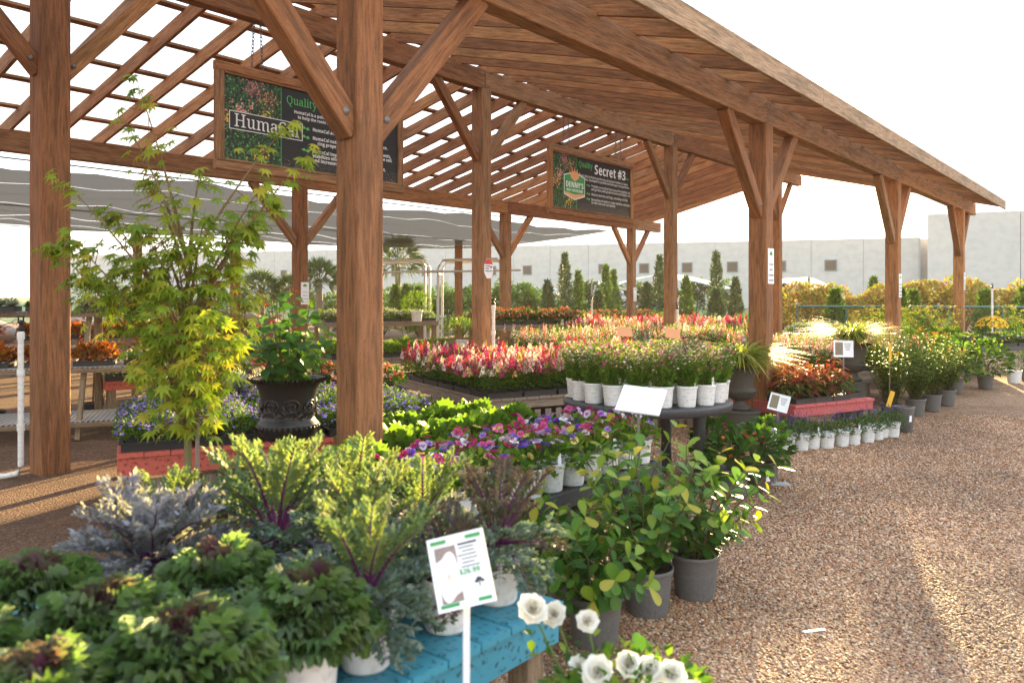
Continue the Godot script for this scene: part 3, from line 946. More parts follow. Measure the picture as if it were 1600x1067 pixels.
func build_kit():
	rg.seed = 11
	kit.pot1 = pot_mesh(.082, .168)
	kit.pot1_soil = soil_mesh(.076, .145)
	kit.pot3 = pot_mesh(.125, .235, .82, .008)
	kit.pot3_soil = soil_mesh(.112, .2)
	kit.pot4 = pot_mesh(.055, .09, .75, .004)
	kit.pot4_soil = soil_mesh(.05, .075)
	var lg := Geo.new()
	lg.box(Vector3(0, .03, 0), Vector3(.022, .1, .002))
	kit.label_stick = lg.mesh()
	kit.tray = tray_mesh(.4, .4, .06)
	kit.snap = []
	for k in 6:
		kit.snap.append(spike_bed(.4, .4, [.3, .26, .32, .28, .31, .27][k], 7, 7, SNAP, GREEN + LIME, [.95, .6, .8, .9, .7, .85][k], .022, .12))
	kit.green_snap = []
	for k in 4:
		kit.green_snap.append(spike_bed(.4, .4, .34, 7, 7, [Color(.8, .6, .5), Color(.75, .2, .2), Color(.8, .7, .6)], GREEN + LIME, .5, .014, .2))
	kit.lobelia = []
	for k in 4:
		kit.lobelia.append(mat_bed(.42, .42, .15, 1500, 330, PURPLE, GREEN + LIME, .032, .011, .013, .05))
	kit.white_mat = []
	for k in 2:
		kit.white_mat.append(mat_bed(.4, .4, .13, 1000, 260, WHITE_MIX, LIME, .035, .015, .016, .02))
	kit.red_mat = []
	for k in 3:
		kit.red_mat.append(mat_bed(.4, .4, .16, 900, 200, RED_MIX + [Color(.8, .65, .5)], GREEN, .04, .018, .022, .03))
	kit.green_mat = []
	for k in 3:
		kit.green_mat.append(mat_bed(.4, .4, .12, 1000, 0, WHITE_MIX, LIME + GREEN, .045, .022, .01, .02))
	kit.lime_mat = []
	for k in 2:
		kit.lime_mat.append(mat_bed(.4, .4, .16, 1000, 0, WHITE_MIX, LIME, .05, .026, .01, .04))
	kit.silver = []
	for k in 2:
		var g := Geo.new()
		for i in 9:
			var at := Vector3((i % 3 - 1) * .13, .03, (i / 3 - 1) * .13)
			for j in 26:
				var a = rnd(0, TAU)
				var d = Vector3(cos(a), rnd(.5, 1.6), sin(a)).normalized()
				var l = rnd(.07, .13)
				g.leaf8(at, d, Vector3.UP, l, l * .3, tint(SILVER), .4)
				for q in 4:
					g.leaf2(at + d * l * (.4 + .14 * q), skew(d, .8), Vector3.UP, l * .35, l * .16, tint(SILVER))
		kit.silver.append({"foliage": g.mesh(), "flowers": null})
	kit.orange_leaf = []
	for k in 2:
		kit.orange_leaf.append(mat_bed(.4, .4, .15, 420, 0, WHITE_MIX, [Color(.4, .11, .02), Color(.55, .2, .03), Color(.3, .07, .02), Color(.2, .14, .03)], .06, .05, .01, .02))
	# pansies in a pot
	kit.pansy = []
	var pcols := [Color(.45, .01, .1), Color(.16, .07, .48), Color(.5, .03, .2), Color(.32, .16, .55), Color(.62, .45, .62), Color(.75, .68, .7), Color(.65, .08, .25), Color(.72, .56, .16)]
	kit.pansy_head = []
	for col in pcols:
		var h := Geo.new()
		pansy(h, Vector3.ZERO, Vector3.BACK, .029, col, Color(col.r * .25, col.g * .2, col.b * .3))
		kit.pansy_head.append(h.mesh())
	for k in 7:
		var g := Geo.new()
		dome(g, 170, Vector3(0, .02, 0), Vector3(.125, .13, .125), .044, .028, LIME, .3, true, .5)
		stems(g, 14, .03, .1, .02, .14, .002, Color(.12, .2, .04))
		var heads := []
		var main = pcols[k % 8]
		for i in 13:
			var a = rnd(0, TAU)
			var r = rnd(.02, .13)
			var p := Vector3(cos(a) * r, rnd(.14, .22) - r * .35, sin(a) * r)
			var up = skew(Vector3(cos(a) * .5 + .1, .75, sin(a) * .5 + .35).normalized(), .4)
			var col = main if rg.randf() < .4 else pcols[rg.randi() % 8]
			heads.append([Transform3D(facing(up) * Basis.from_scale(Vector3.ONE * rnd(.8, 1.12)), p), pcols.find(col)])
			g.tube([Vector3(p.x * .6, .03, p.z * .6), p], [.0016, .0014], 3, Color(.14, .24, .05))
		kit.pansy.append({"foliage": g.mesh(), "heads": heads})
	# airy upright perennial with small pink flowers
	kit.gaura = []
	for k in 5:
		var g := Geo.new()
		var f := Geo.new()
		var pink := [Color(.75, .14, .3), Color(.8, .36, .36), Color(.82, .55, .45), Color(.6, .06, .25)] if k % 2 else [Color(.85, .6, .5), Color(.82, .4, .35), Color(.85, .7, .6)]
		for i in 70:
			var a = rnd(0, TAU)
			var r = sqrt(rg.randf())
			var p0 := Vector3(cos(a) * r * .06, 0, sin(a) * r * .06)
			var p1 := Vector3(cos(a) * r * .15, rnd(.15, .3), sin(a) * r * .15)
			g.tube([p0, p1], [.0016, .001], 3, Color(.12, .2, .04))
			for j in 12:
				var t := rg.randf()
				g.leaf2(p0.lerp(p1, t), skew(Vector3(cos(a), .8, sin(a)).normalized(), .7), skew(Vector3(cos(a), .5, sin(a)), .4), rnd(.026, .045), .011, tint(LIME))
			for j in (2 if i % 3 else 3):
				f.petals(p0.lerp(p1, rnd(.85, 1.05)) + Vector3(rnd(-.01, .01), 0, rnd(-.01, .01)), skew(Vector3.UP, .6), rnd(.009, .014), 4, tint(pink), .3, .8)
		kit.gaura.append({"foliage": g.mesh(), "flowers": f.mesh()})
	kit.salvia = []
	for k in 4:
		var g := Geo.new()
		var f := Geo.new()
		dome(g, 420, Vector3(0, .02, 0), Vector3(.12, .12, .12), .032, .013, GREY_GREEN + GREEN, .5)
		for i in 5:
			var a = rnd(0, TAU)
			var p := Vector3(cos(a) * rnd(.02, .1), .1, sin(a) * rnd(.02, .1))
			var q: Vector3 = p + Vector3(cos(a) * .04, rnd(.08, .15), sin(a) * .04)
			g.tube([p, q], [.0014, .001], 3, Color(.12, .14, .08))
			for j in 5:
				f.petals(p.lerp(q, .5 + .1 * j), skew(Vector3.UP, .8), .011, 3, tint([Color(.1, .08, .28), Color(.15, .11, .34)]), .3)
		kit.salvia.append({"foliage": g.mesh(), "flowers": f.mesh()})
	kit.green_kale = []
	for k in 3:
		kit.green_kale.append({"foliage": kale_mound(300 + k, 80, Vector3(.18, .14, .18), .085, [Color(.18, .32, .04), Color(.24, .38, .05), Color(.14, .26, .035)], 0.0, .16)})
	kit.kale = []
	for k in 3:
		kit.kale.append({"foliage": kale_mound(400 + k, 250, Vector3(.18, .15, .18), .05, [Color(.22, .34, .12), Color(.25, .36, .16), Color(.29, .37, .22), Color(.18, .3, .1)], 0.04, .3)})
	rg.seed = 12
	# feathery kale fronds, by look
	kit.fronds = {
		"lilac": [Color(.33, .32, .42), Color(.4, .38, .47), Color(.27, .26, .31)],
		"blue": [Color(.2, .27, .24), Color(.25, .31, .3), Color(.16, .23, .18)],
		"green": [Color(.13, .2, .1), Color(.16, .23, .12), Color(.18, .25, .09)],
		"plum": [Color(.13, .1, .09), Color(.1, .13, .07), Color(.17, .13, .13)],
		"young": [Color(.22, .28, .09), Color(.27, .31, .1), Color(.2, .27, .12)]}
	for key in kit.fronds.keys():
		var list := []
		for k in 3:
			if key in ["green", "young", "plum"]:
				list.append(frond(.36, .075, 12, kit.fronds[key], Color(.24, .05, .19), 8, .3, .2))
			else:
				list.append(frond(.3, .085, 13, kit.fronds[key], Color(.2, .07, .2), 10, .14, .4))
		kit.fronds[key] = list

# feathery kale: each frond is a leaf of its own
func peacock_kale(label, at, looks, n, size, turn = 0.0):
	var t = thing("feather_kale", label, "potted plant", at, turn, "feathery kale in white pots")
	part(t, "pot", kit.pot1, M.white_pot)
	part(t, "soil", kit.pot1_soil, M.soil)
	var g := Geo.new()
	g.tube([Vector3(0, .13, 0), Vector3(0, .2, 0)], [.014, .01], 7, Color(.2, .06, .15))
	part(t, "stem", g.mesh(), M.bark)
	for i in n:
		var f = float(i) / n
		var a = i * 2.39996 + rnd(-.2, .2)
		var inner: bool = f < .3
		var tilt = lerpf(.1, .6, f / .3) if inner else lerpf(.62, 2.1, (f - .3) / .7)
		tilt += rnd(-.12, .12)
		var out := Vector3(cos(a), 0, sin(a))
		var d = (Vector3.UP * cos(tilt) + out * sin(tilt)).normalized()
		var up = (Vector3.UP * sin(tilt) - out * cos(tilt)).normalized()
		var look = looks[0] if inner else looks[1 + rg.randi() % (looks.size() - 1)]
		if inner and f < .15 and look == "green":
			look = "young"
		var s = size * (.86 if inner else .8) * rnd(.8, 1.12)
		part(t, "leaf", kit.fronds[look][rg.randi() % 3], M.leaf, Transform3D(growing(d, up) * Basis.from_scale(Vector3.ONE * s), Vector3(0, .2, 0) + out * .012))
	return t

# leathery-leaved shrub: every leaf is a part, set in pairs up its stems
func clusia(label, at, n_stem, spread, h, golden, lean = Vector3.ZERO):
	var t = thing("broadleaf_shrub", label, "potted shrub", at, rnd(0, TAU), "glossy shrubs in grey pots on the gravel")
	t.rotation.y = 0
	part(t, "pot", kit.pot3, M.grey_pot)
	part(t, "soil", kit.pot3_soil, M.soil)
	var g := Geo.new()
	for i in n_stem:
		var a = i * 2.4 + rnd(-.3, .3)
		var r = spread * sqrt((i + .6) / n_stem)
		var p0 := Vector3(cos(a) * .03, .19, sin(a) * .03)
		var p2 = Vector3(cos(a) * r, h * (rnd(.72, 1.05) if i % 3 else rnd(.42, .6)) * (1.0 - .2 * r / spread), sin(a) * r) + lean * rnd(.5, 1.0)
		var p1 = p0.lerp(p2, .5) + Vector3(rnd(-.03, .03), .05, rnd(-.03, .03))
		g.tube([p0, p1, p2], [.006, .004, .002], 5, Color(.12, .1, .04))
		var pairs := 7 + rg.randi() % 2
		for k in pairs:
			var f = .16 + .84 * k / (pairs - 1.0)
			var p = p0.lerp(p1, f * 2) if f < .5 else p1.lerp(p2, f * 2 - 1)
			var axis: Vector3 = (p2 - p1).normalized()
			var side := skew(axis.cross(Vector3(cos(k * 1.57 + a), .1, sin(k * 1.57 + a))), .2) as Vector3
			for s in [-1, 1]:
				var d: Vector3 = (side * s + axis * .55).normalized()
				var tip = k == pairs - 1 and rg.randf() < golden
				var idx = (4 if rg.randf() < .45 else 3) if tip else (rg.randi() % 3)
				if k >= pairs - 2 and not tip:
					idx = 2 if rg.randf() < .6 else 3
				part(t, "leaf", kit.oval[idx], M.glossy_leaf, Transform3D(growing(d, (axis + Vector3.UP * .6).normalized()) * Basis.from_scale(Vector3.ONE * rnd(.75, 1.12)), p))
	part(t, "stems", g.mesh(), M.bark)
	return t

func wreath_on(t, y, r):
	# raised scrollwork round the urn's body
	var g := Geo.new()
	for k in 8:
		var a0 := TAU * k / 8.0
		for turn in [1, -1]:
			var pts := []
			var rad := []
			for i in 18:
				var u := i / 17.0
				var sp := (1.0 - u) * .042 + .004
				var ang = u * 3.6 * PI * turn + a0
				var aa = a0 + (cos(ang) * sp + turn * .055) / r
				var yy = y + sin(ang) * sp
				pts.append(Vector3(cos(aa) * (r + .004), yy, sin(aa) * (r + .004)))
				rad.append(.007 * (1.1 - u * .6))
			g.tube(pts, rad, 5)
		for i in 9:
			var aa := a0 + (i - 4) * .08
			var p := Vector3(cos(aa) * (r + .002), y - .05 + .012 * sin(i * 2.0), sin(aa) * (r + .002))
			g.leaf8(p, (Vector3(-sin(aa), .8 * (1 if i % 2 else -.4), cos(aa))).normalized(), Vector3(cos(aa), 0, sin(aa)), .04, .022, Color.WHITE, -.2)
	part(t, "scrollwork", g.mesh(), M.urn_iron)

func urn(label, at, m, big, scroll):
	var t = thing("garden_urn", label, "urn", at)
	var s: float = big
	var g := Geo.new()
	g.lathe([Vector2(.0, .0), Vector2(.115 * s, .0), Vector2(.115 * s, .03 * s), Vector2(.1 * s, .04 * s), Vector2(.075 * s, .055 * s), Vector2(.06 * s, .085 * s), Vector2(.065 * s, .11 * s)], 32)
	part(t, "foot", g.mesh(), m)
	g = Geo.new()
	g.lathe([Vector2(.065 * s, .11 * s), Vector2(.11 * s, .125 * s), Vector2(.15 * s, .155 * s), Vector2(.166 * s, .19 * s), Vector2(.168 * s, .21 * s)], 96, Color.WHITE, Vector3.ZERO, .018, 24)
	part(t, "bowl", g.mesh(), m)
	g = Geo.new()
	g.lathe([Vector2(.168 * s, .21 * s), Vector2(.172 * s, .218 * s), Vector2(.165 * s, .226 * s), Vector2(.15 * s, .245 * s), Vector2(.145 * s, .255 * s), Vector2(.148 * s, .29 * s), Vector2(.155 * s, .36 * s), Vector2(.168 * s, .42 * s), Vector2(.19 * s, .46 * s), Vector2(.215 * s, .48 * s), Vector2(.19 * s, .478 * s), Vector2(.165 * s, .45 * s), Vector2(.15 * s, .4 * s)], 48)
	part(t, "body", g.mesh(), m)
	g = Geo.new()                          # egg-and-dart rim and bead row
	for k in 56:
		var a := TAU * k / 56
		var d := Vector3(cos(a), 0, sin(a))
		g.tube([d * .2 * s + Vector3(0, .463 * s, 0), d * .217 * s + Vector3(0, .472 * s, 0), d * .224 * s + Vector3(0, .486 * s, 0)], [.005 * s, .009 * s, .008 * s], 6)
	part(t, "rim", g.mesh(), m)
	g = Geo.new()
	for k in 36:
		var a := TAU * k / 36
		var d := Vector3(cos(a), 0, sin(a))
		g.tube([d * .162 * s + Vector3(0, .214 * s, 0), d * .174 * s + Vector3(0, .206 * s, 0), d * .17 * s + Vector3(0, .188 * s, 0)], [.004 * s, .009 * s, .006 * s], 6)
	part(t, "beading", g.mesh(), m)
	g = Geo.new()
	g.disc(Vector3(0, .44 * s, 0), .155 * s, 20, Color.WHITE, .01)
	part(t, "soil", g.mesh(), M.soil)
	if scroll:
		wreath_on(t, .325 * s, .151 * s)
	return t

func grass_tuft(t, y, n, l, pal):
	var g := Geo.new()
	for i in n:
		var a = rnd(0, TAU)
		var out := Vector3(cos(a), 0, sin(a))
		g.blade(out * rnd(0, .07) + Vector3(0, y, 0), (Vector3.UP + out * rnd(.1, .8)).normalized(), out, l * rnd(.6, 1.2), rnd(.014, .024), tint(pal), 6, rnd(.8, 1.5))
	part(t, "blades", g.mesh(), M.leaf)

# framed price card on a stake; face looks along +Z of the card
func price_card(label, at, card: Basis, w, h, stake_to, look, foot = false):
	var t = thing("price_sign", label, "sign", at)
	var c := Node3D.new()
	c.name = "card"
	t.add_child(c)
	c.basis = card
	var g := Geo.new()
	g.box(Vector3.ZERO, Vector3(w, h, .004))
	part(c, "sheet", g.mesh(), M.paper)
	g = Geo.new()
	for s in [-1, 1]:
		g.box(Vector3(s * (w / 2 + .001), 0, .001), Vector3(.008, h + .01, .011))
		g.box(Vector3(0, s * (h / 2 + .001), .001), Vector3(w - .006, .008, .0108))
	part(c, "frame", g.mesh(), M.white_sheet)
	if look == "price":
		g = Geo.new()
		for q in [[-.34, .5, .3], [.34, .5, .3], [-.3, -.5, .34], [.36, -.5, .26]]:
			g.box(Vector3(q[0] * w, q[1] * h * .93, .0045), Vector3(q[2] * w, .012, .003))
		part(c, "green_band", g.mesh(), M.green_print)
		# rose picture
		var im := Image.create(64, 96, false, Image.FORMAT_RGB8)
		im.fill(Color(.93, .9, .9))
		var r3 := RandomNumberGenerator.new()
		r3.seed = 4
		for y in 96:
			for x in 64:
				var p := Vector2(x - 31, y - 52)
				var d := p.length()
				var sw := .5 + .5 * sin(d * .42 + p.angle() * 3.0 + sin(p.angle() * 5.0) * 1.5)
				var q := Color(.97, .94, .93).lerp(Color(.88, .8, .8), sw * .5)
				if d < 7:
					q = q.lerp(Color(.9, .62, .5), 1.0 - d / 7)
				if d > 40 + 5 * sin(p.angle() * 4.0):
					q = Color(.42, .34, .3).lerp(Color(.8, .76, .75), r3.randf() * .7)
				im.set_pixel(x, y, q)
		var pm := StandardMaterial3D.new()
		pm.albedo_texture = ImageTexture.create_from_image(im)
		pm.roughness = .5
		g = Geo.new()
		g.quad(Vector3(-w * .43, -h * .42, .0035), Vector3(-w * .03, -h * .42, .0035), Vector3(-w * .03, h * .38, .0035), Vector3(-w * .43, h * .38, .0035), Color.WHITE, Vector2(0, 1), Vector2(1, 1), Vector2(1, 0), Vector2(0, 0))
		part(c, "picture", g.mesh(), pm)
		words(c, "$26.99", Vector3(w * .16, -h * .03, .003), h * .075, M.green_print, true)
		for k in 7:
			g = Geo.new()
			g.box(Vector3(w * (.2 - .03 * (k % 2)), h * (.37 - .055 * k), .003), Vector3(w * (.36 - .06 * (k % 3)), h * (.03 if k == 0 else .014), .0015))
			part(c, "print_line", g.mesh(), M.ink)
		var tree := Geo.new()
		for q in [[.3, -.17, .055], [.36, -.2, .04], [.25, -.2, .04]]:
			for k in 10:
				var a0 := TAU * k / 10
				var a1 := TAU * (k + 1) / 10
				var o := Vector3(q[0] * w, q[1] * h, .0035)
				tree.tri(o, o + Vector3(cos(a0), sin(a0) * .7, 0) * q[2] * w, o + Vector3(cos(a1), sin(a1) * .7, 0) * q[2] * w)
		tree.quad(Vector3(.29 * w, -.28 * h, .0035), Vector3(.31 * w, -.28 * h, .0035), Vector3(.31 * w, -.18 * h, .0035), Vector3(.29 * w, -.18 * h, .0035))
		part(c, "emblem", tree.mesh(), M.ink)
	elif look == "photo":
		var im2 := Image.create(48, 48, false, Image.FORMAT_RGB8)
		var r4 := RandomNumberGenerator.new()
		r4.seed = hash(label)
		for y in 48:
			for x in 48:
				im2.set_pixel(x, y, Color(.35, .5, .4).lerp(Color(.7, .5, .45), r4.randf()))
		var pm2 := StandardMaterial3D.new()
		pm2.albedo_texture = ImageTexture.create_from_image(im2)
		g = Geo.new()
		g.quad(Vector3(-w * .44, -h * .4, .0035), Vector3(-w * .03, -h * .4, .0035), Vector3(-w * .03, h * .4, .0035), Vector3(-w * .44, h * .4, .0035), Color.WHITE, Vector2(0, 1), Vector2(1, 1), Vector2(1, 0), Vector2(0, 0))
		part(c, "picture", g.mesh(), pm2)
		for k in 4:
			g = Geo.new()
			g.box(Vector3(w * .22, h * (.3 - .12 * k), .0025), Vector3(w * .36 * (1.0 - .15 * k), h * .035, .002))
			part(c, "print_line", g.mesh(), M.ink)
	# stake
	var p1: Vector3 = card * Vector3(0, -h * .35, -.004)
	var p2: Vector3 = card * Vector3(0, -h * .35, -.014)
	bar(t, "stake", Vector3(p2.x, stake_to - at.y, p2.z), p2, .018, .008, M.steel if look != "price" else M.white_sheet, Vector3.BACK, .001)
	if foot:
		g = Geo.new()
		g.box(Vector3(p1.x, stake_to - at.y + .008, p1.z), Vector3(.26, .012, .11))
		part(t, "foot_plate", g.mesh(), M.mesh_shelf)
	return t

func words(parent, text, at, height, m, bold = false, serif = false, left = false, bs = Basis(), slant = false):
	var tm := TextMesh.new()
	var f := SystemFont.new()
	f.font_names = PackedStringArray(["Droid Serif" if serif else "Droid Sans"])
	f.font_weight = 700 if bold else 400
	f.font_italic = slant
	tm.font = f
	tm.font_size = 32
	tm.pixel_size = height / 23.0
	tm.depth = 0.0012
	tm.curve_step = 3.0
	tm.text = text
	tm.horizontal_alignment = HORIZONTAL_ALIGNMENT_LEFT if left else HORIZONTAL_ALIGNMENT_CENTER
	tm.vertical_alignment = VERTICAL_ALIGNMENT_CENTER
	return part(parent, "lettering", tm, m, Transform3D(bs, at))

# ---------------------------------------------------------------- foreground
func foreground():
	rg.seed = 21
	var pa = atan2(CA, SA)
	var c := Vector2(-.05 * SA - 1.6 * CA, -.05 * CA + 1.6 * SA)
	plank_table("blue_table", "worn blue painted plank table crowded with ornamental kale", c, pa, 2.3, 1.5, .55, "blue_paint", .145, .12)
	var mounds := [[1.27, 1.70, "at the end of the curly row, beside the price card"], [.93, 1.68, "in front of the row, second mound along the table edge"], [.62, 1.72, "low at the bottom corner with sunlit tips"], [1.22, 2.04, "behind the front row, brightest green of them"], [.9, 2.0, "in the middle of the curly mounds"], [.88, 2.37, "at the back with a purple heart and yellow fringe"], [.6, 2.05, "cut by the picture edge, purple heart showing"], [.55, 2.4, "half hidden behind the other mounds at the picture edge"]]
	for i in mounds.size():
		var q = mounds[i]
		potted("curly_kale", "curly green ornamental kale " + q[2], "potted plant", "curly kale on the blue table", AB(q[0], q[1], .55), "pot1", "white_pot", kit.kale[i % 3], .19, rnd(0, TAU), rnd(1.0, 1.15))
	var plumes := [
		[2.1, 1.76, ["plum", "blue", "plum", "blue"], 26, .98, "plum-leaved feathery kale arching over the end of the blue table"],
		[1.83, 1.74, ["plum", "blue", "blue", "plum"], 22, .72, "blue-grey feathery kale behind the price card in a white pot"],
		[1.5, 1.74, ["green", "blue", "blue"], 30, .98, "tall feathery kale with purple stems beside the price card"],
		[2.1, 2.12, ["green", "blue", "blue", "lilac"], 26, .9, "blue-green feathery kale in the second row, nearest the pansies"],
		[1.77, 2.08, ["young", "blue", "blue", "lilac"], 30, .98, "yellow-tipped feathery kale in the middle of the blue table"],
		[2.08, 2.47, ["young", "blue", "lilac"], 26, .95, "silvery blue feathery kale at the back corner before the post"],
		[1.66, 2.4, ["green", "green", "blue"], 24, 1.2, "largest feathery kale with bright purple ribs in front of the urn"],
		[1.95, 2.82, ["green", "green", "blue"], 22, .95, "green feathery kale on the far edge below the urn"],
		[1.5, 2.82, ["green", "blue", "green"], 22, .8, "small green feathery kale below the maple stem"],
		[1.27, 2.5, ["lilac", "lilac"], 34, 1.1, "pale lilac feathery kale with a purple heart"]]
	for q in plumes:
		peacock_kale(q[5], AB(q[0], q[1], .55), q[2], q[3], q[4])
	# price card on the blue table
	var cb := facing(Vector3(-.12, .38, 1).normalized()) * Basis(Vector3.BACK, .26)
	price_card("white price card with a rose picture, green corners and a price, staked before the kale", W(-.134, 2.1, .876), cb, .143, .176, .3, "price")
	# roses
	rose_bush()
	# glossy shrubs in grey pots
	kit.oval = []
	for q in [Color(.045, .125, .022), Color(.065, .165, .028), Color(.11, .23, .032), Color(.22, .32, .04), Color(.4, .36, .05)]:
		kit.oval.append(oval_leaf_mesh(.08, .052, q))
	clusia("glossy round-leaved shrub in the middle grey pot on the gravel", W(.68, 4.02), 20, .36, 1.0, .8, Vector3(.0, 0, .05))
	clusia("sparse golden-tipped shrub leaning over the path from a dark grey pot", W(.97, 4.24), 19, .33, .86, 1.0, Vector3(.12, 0, .08))
	clusia("low glossy shrub in the grey pot nearest the blue table", W(.38, 3.66), 19, .32, .58, .25, Vector3(-.04, 0, .06))
	clusia("shaded glossy shrub squeezed between the blue table and the pansies", W(.28, 4.05), 19, .3, .66, .5)
	clusia("glossy shrub behind the others, below the pansy bench", W(.66, 4.45), 19, .34, .98, .8)
	# pansy bench
	var pb = AB(2.45, 2.66)
	dark_bench("plastic_bench", "dark grey slatted plastic bench under the pansies", Vector2(pb.x, -pb.z), pa, 2.5, .74, .45)
	var pb2 = AB(3.2, 3.42)
	dark_bench("plastic_bench", "dark grey plastic bench of green kale just behind the pansies", Vector2(pb2.x, -pb2.z), pa, 1.5, .72, .45)
	var k := 0
	for row in 3:
		for i in 12:
			var a = 2.56 + .204 * i + rnd(-.01, .01)
			var b = 2.76 + .21 * row + rnd(-.01, .01)
			if row == 2 and i in [0, 1, 2]:
				continue
			var lab = "white pot of purple and crimson pansies, %s row, %s from the path end" % [["front", "middle", "back"][row], ordinal(11 - i)]
			var s = 1.0 + .1 * sin(k * 2.3)
			potted("pansy_pot", lab, "potted plant", "pansies in white pots", AB(a, b, .45), "pot1", "white_pot", kit.pansy[(k * 3 + row) % 7], .15, rnd(0, TAU), s)
			k += 1
	var gk := [[2.72, 3.2, 1.2, "half in front of the big post"], [3.32, 3.5, 1.15, "just past the big post"], [3.62, 3.52, 1.1, "second past the big post"], [3.42, 3.92, 1.15, "at the back near the big post"], [3.92, 3.55, 1.1, "in the middle of the front row"], [3.76, 3.9, 1.15, "in the middle of the back row"], [4.2, 3.58, 1.05, "fourth in the front row"], [4.12, 3.95, 1.15, "third in the back row"], [4.5, 3.6, 1.1, "nearest the round table"], [4.48, 3.95, 1.1, "at the back corner by the snapdragons"]]
	for i in gk.size():
		var q = gk[i]
		potted("green_kale", "frilly light green kale behind the pansies, " + q[3], "potted plant", "light green kale", AB(q[0], q[1], .45), "pot1", "white_pot", kit.green_kale[i % 3], .17, rnd(0, TAU), q[2])
	price_card("white framed card tipped up on a pale stake before the round table", W(.8, 4.95, .945), facing(Vector3(-.25, .75, .62)) * Basis(Vector3.BACK, -.1), .27, .2, .3, "blank")

func rose_bush():
	var t = thing("rose_bush", "white rose bush in front of the blue table", "rose bush", W(.3, 2.16))
	var g := Geo.new()
	var lf := Geo.new()
	part(t, "pot", kit.pot3, M.black_pot)
	part(t, "soil", kit.pot3_soil, M.soil)
	var heads := [[-.245, .74, -.02, .046], [-.18, .71, -.06, .038], [-.1, .725, .02, .034], [-.08, .625, .1, .046], [.0, .635, .08, .04], [.06, .61, .06, .044], [-.12, .6, .02, .034], [.12, .6, .06, .04], [.17, .57, .1, .038], [.04, .56, .16, .036], [.1, .56, .14, .036]]
	for q in heads:
		var p := Vector3(q[0], q[1], q[2])
		var b := Vector3(p.x * .12, .19, p.z * .12)
		g.tube([b, b.lerp(p, .5) + Vector3(.01, .03, 0), p], [.005, .004, .003], 5, Color(.1, .16, .04))
		var f := Geo.new()
		var up = skew(Vector3(-.05, .65, .7).normalized(), .25)
		for ringi in 4:
			var n: int = [9, 8, 6, 4][ringi]
			for j in n:
				var bs := facing(up)
				var a = TAU * j / n + ringi * .4 + rnd(-.15, .15)
				var lift: float = [.15, .6, 1.4, 3.0][ringi]
				var d: Vector3 = (bs.x * cos(a) + bs.y * sin(a) + bs.z * lift).normalized()
				f.leaf8(p + bs.z * .004 * ringi, d, (bs.z - (bs.x * cos(a) + bs.y * sin(a)) * lift * .5).normalized(), q[3] * [1.0, .95, .8, .6][ringi] * rnd(.9, 1.1), q[3] * .85, tint([Color(.82, .78, .66), Color(.84, .82, .74)], .05), -.2, 1.0)
		for j in 7:
			var aa := TAU * j / 7
			var bz := facing(up)
			var dd: Vector3 = (bz.x * cos(aa) + bz.y * sin(aa) + bz.z * 1.2).normalized()
			f.leaf8(p + bz.z * q[3] * .02, dd, bz.z, q[3] * .55, q[3] * .7, tint([Color(.84, .8, .68)], .05), -.5, 1.0)
		part(t, "rose", f.mesh(), M.petal)
		for k in 10:
			var c := b.lerp(p, rnd(.45, .97)) + Vector3(rnd(-.05, .05), rnd(-.04, .03), rnd(-.05, .05))
			lf.leaf8(c, skew(Vector3(0, .3, 0), 1.0), Vector3.UP, rnd(.025, .045), rnd(.016, .026), tint(LIME + GREEN))
	dome(lf, 600, Vector3(.02, .42, .05), Vector3(.27, .24, .2), .036, .024, GREEN + LIME, .4, true)
	part(t, "stems", g.mesh(), M.bark)
	part(t, "foliage", lf.mesh(), M.leaf)

